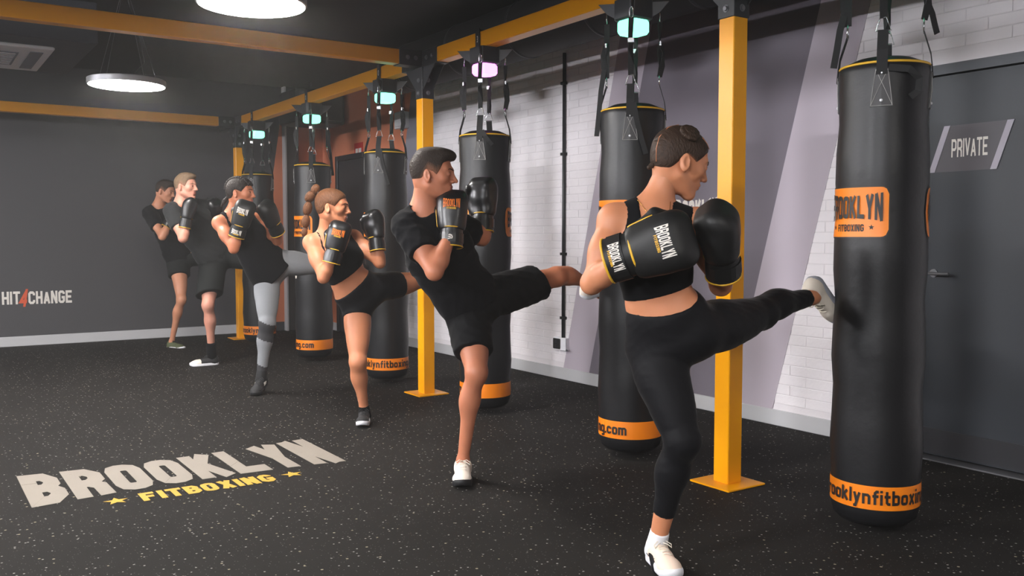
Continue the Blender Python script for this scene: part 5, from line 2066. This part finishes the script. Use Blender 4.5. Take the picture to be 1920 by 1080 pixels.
pants(root, T, L, J, B, .009, M_GREYLEG, 1, (at(492, 486, 7.42), B['up']), [(J['anR'] + (J['knR'] - J['anR']) * .02, J['anR'] - J['knR'], .16), (J['anL'], J['anL'] - J['knL'], .16)], infl=.006, mats=[M_GREYLEG, M_DKBAND], mi=bands)
wear_sock(root, J['knR'], J['anR'], M_SHOEBLK, .007, .06, .040, .040)
shoe(root, J['anR'], TOCAM * .93 - RIGHT * .05 + DN * .3, UPV + TOCAM * .3, .27, M_SHOEBLK, M_SOLEB, M_LACEB, .0065, side=1, stripes=M_WHITE)
shoe(root, J['anL'], nrm(RIGHT * .62 - UPV * .60 - TOCAM * .5), nrm(TOCAM * .55 - RIGHT * .6), .25, M_SHOEBLK, M_SOLEB, M_LACEB, .0065, side=-1)
rehome(root)

# ---------------------------------------------------------------- 5: the fair-haired man
J = joints(dict(head=(349, 350, 8.72), neck=(340, 384, 8.76), shR=(323, 396, 8.66), shL=(398, 386, 9.0), chest=(360, 416, 8.86), waist=(388, 460, 8.96),
                pelvis=(404, 484, 9.02), hipR=(399, 498, 9.02), hipL=(424, 478, 9.10), elR=(343, 447, 8.54), wrR=(349, 414, 8.56), handR=(357, 372, 8.58),
                elL=(404, 440, 9.14), wrL=(404, 414, 9.04), handL=(402, 378, 8.96),
                knR=(390, 573, 8.86), anR=(397, 668, 8.98), toeR=(374, 686, 8.90), knL=(490, 488, 9.12), anL=(550, 496, 9.14), toeL=(558, 508, 9.16)))
J['backR'] = TOCAM * .3 - RIGHT * .95
J['backL'] = TOCAM * .5 + RIGHT * .8
J['kfL'] = DN * .9 + TOCAM * .5
J['kfR'] = TOCAM * .9 - RIGHT * .3
SK5 = skin('fair_skin', (192, 134, 114))
HR5 = hair_mat('light_brown_hair', (84, 66, 50), (124, 102, 80), 160)
O = dict(fem=False, s=1.02, h=.011, hh=.0048, hs=1.06, face=(14, 2, 0), skin=SK5, lip=LIP2, hair=HR5, hairdo='crop', capmat=hair_mat('clipped_fair_hair', (84, 66, 50), (128, 106, 84), 160, (150, 110, 92)), g=1.05, gm=M_GLOVE_GLOSS, gp=M_ORPRINT, gh=.0075, gstyle='plain')
root, T, A, L, B, NK, RH = person('fair-haired man in washed black t-shirt, black socks and white-toed shoes', J, O)
tee(root, T, A, J, B, .0105, M_TEEGREY, 1.04, (at(392, 502, 9.0), B['up'] + B['lat'] * .05), sleeve=.62, wr=lambda P: wrinkle(P, WR, .006), infl=.015)
M_SHORTG = mat('dark_grey_shorts', (24, 26, 26), .8, spec=.15)
pants(root, T, [q for q in L if q.tag == 'legR'][:3] + [q for q in L if q.tag == 'legL'][:3], J, B, .0105, M_SHORTG, 1, (at(392, 478, 9.0), B['up']),
      [(J['hipR'] + (J['knR'] - J['hipR']) * .74, J['knR'] - J['hipR'] + RIGHT * .1, .3), (J['hipL'] + (J['knL'] - J['hipL']) * .8, J['knL'] - J['hipL'], .3)], infl=.012,
      loose=loose_leg(J, 'R', .1, .95, .115, .115) + loose_leg(J, 'L', .1, .98, .11, .10), nm='shorts')
wear_sock(root, J['knR'], J['anR'], M_TOPBLK, .008, .14, .046, .042)
shoe(root, J['anR'], TOCAM * .55 - RIGHT * .8, UPV, .29, M_SHOEBLK, M_SOLEW, M_LACEB, .007, side=1, m_toe=M_SHOEWHITE)
shoe(root, J['anL'], nrm(RIGHT * .62 - UPV * .60 - TOCAM * .5), nrm(TOCAM * .55 - RIGHT * .6), .28, M_SHOEBLK, M_SOLEW, M_LACEB, .007, side=-1, m_toe=M_SHOEWHITE)
rehome(root)

# ---------------------------------------------------------------- 6: the man farthest back
J = joints(dict(head=(310, 359, 10.16), neck=(296, 389, 10.22), shR=(281, 400, 10.14), shL=(332, 398, 10.44), chest=(314, 418, 10.34), waist=(326, 456, 10.40),
                pelvis=(338, 484, 10.44), hipR=(334, 494, 10.44), hipL=(356, 478, 10.50), elR=(304, 444, 9.98), wrR=(318, 416, 10.02), handR=(334, 392, 10.06),
                elL=(352, 440, 10.30), wrL=(350, 416, 10.20), handL=(344, 392, 10.14),
                knR=(340, 562, 10.26), anR=(322, 640, 10.42), toeR=(345, 655, 10.36), knL=(412, 484, 10.56), anL=(460, 490, 10.56), toeL=(468, 500, 10.58)))
J['backR'] = -TOCAM * .2 - RIGHT * .9
J['backL'] = TOCAM * .5 + RIGHT * .8
J['kfL'] = DN * .9 + TOCAM * .5
J['kfR'] = TOCAM * .6 + RIGHT * .8
SK6 = skin('light_tan_skin', (190, 130, 100))
O = dict(fem=False, s=.96, h=.012, hh=.0055, hs=1.04, face=(10, 16, 0), skin=SK6, lip=LIP2, hair=HR2, hairdo='crop', capmat=MATS['clipped_dark_hair'], g=1.0, gm=M_GLOVE_GLOSS, gp=M_WHITE, gh=.008, gstyle='plain')
root, T, A, L, B, NK, RH = person('dark-haired man with lowered head, farthest back, in olive trainers', J, O)
tee(root, T, A, J, B, .0115, M_TEE, 1.02, (at(336, 506, 10.44), B['up']), sleeve=.62, wr=lambda P: wrinkle(P, WR, .006), infl=.015)
pants(root, T, [q for q in L if q.tag == 'legR'][:3] + [q for q in L if q.tag == 'legL'][:3], J, B, .0115, M_SHORTG, 1, (at(330, 482, 10.44), B['up']),
      [(J['hipR'] + (J['knR'] - J['hipR']) * .36, J['knR'] - J['hipR'], .3), (J['hipL'] + (J['knL'] - J['hipL']) * .6, J['knL'] - J['hipL'], .3)], infl=.012,
      loose=loose_leg(J, 'R', .1, .7, .11, .10) + loose_leg(J, 'L', .1, .9, .11, .10), nm='shorts')
M_OLIVE = mat('olive_shoe_mesh', (74, 80, 52), .7)
shoe(root, J['anR'], TOCAM * .45 + RIGHT * .85, UPV, .28, M_OLIVE, M_SOLEW, M_LACEB, .0075, side=1)
shoe(root, J['anL'], nrm(RIGHT * .62 - UPV * .60 - TOCAM * .5), nrm(TOCAM * .55 - RIGHT * .6), .28, M_OLIVE, M_SOLEW, M_LACEB, .0075, side=-1)
rehome(root)
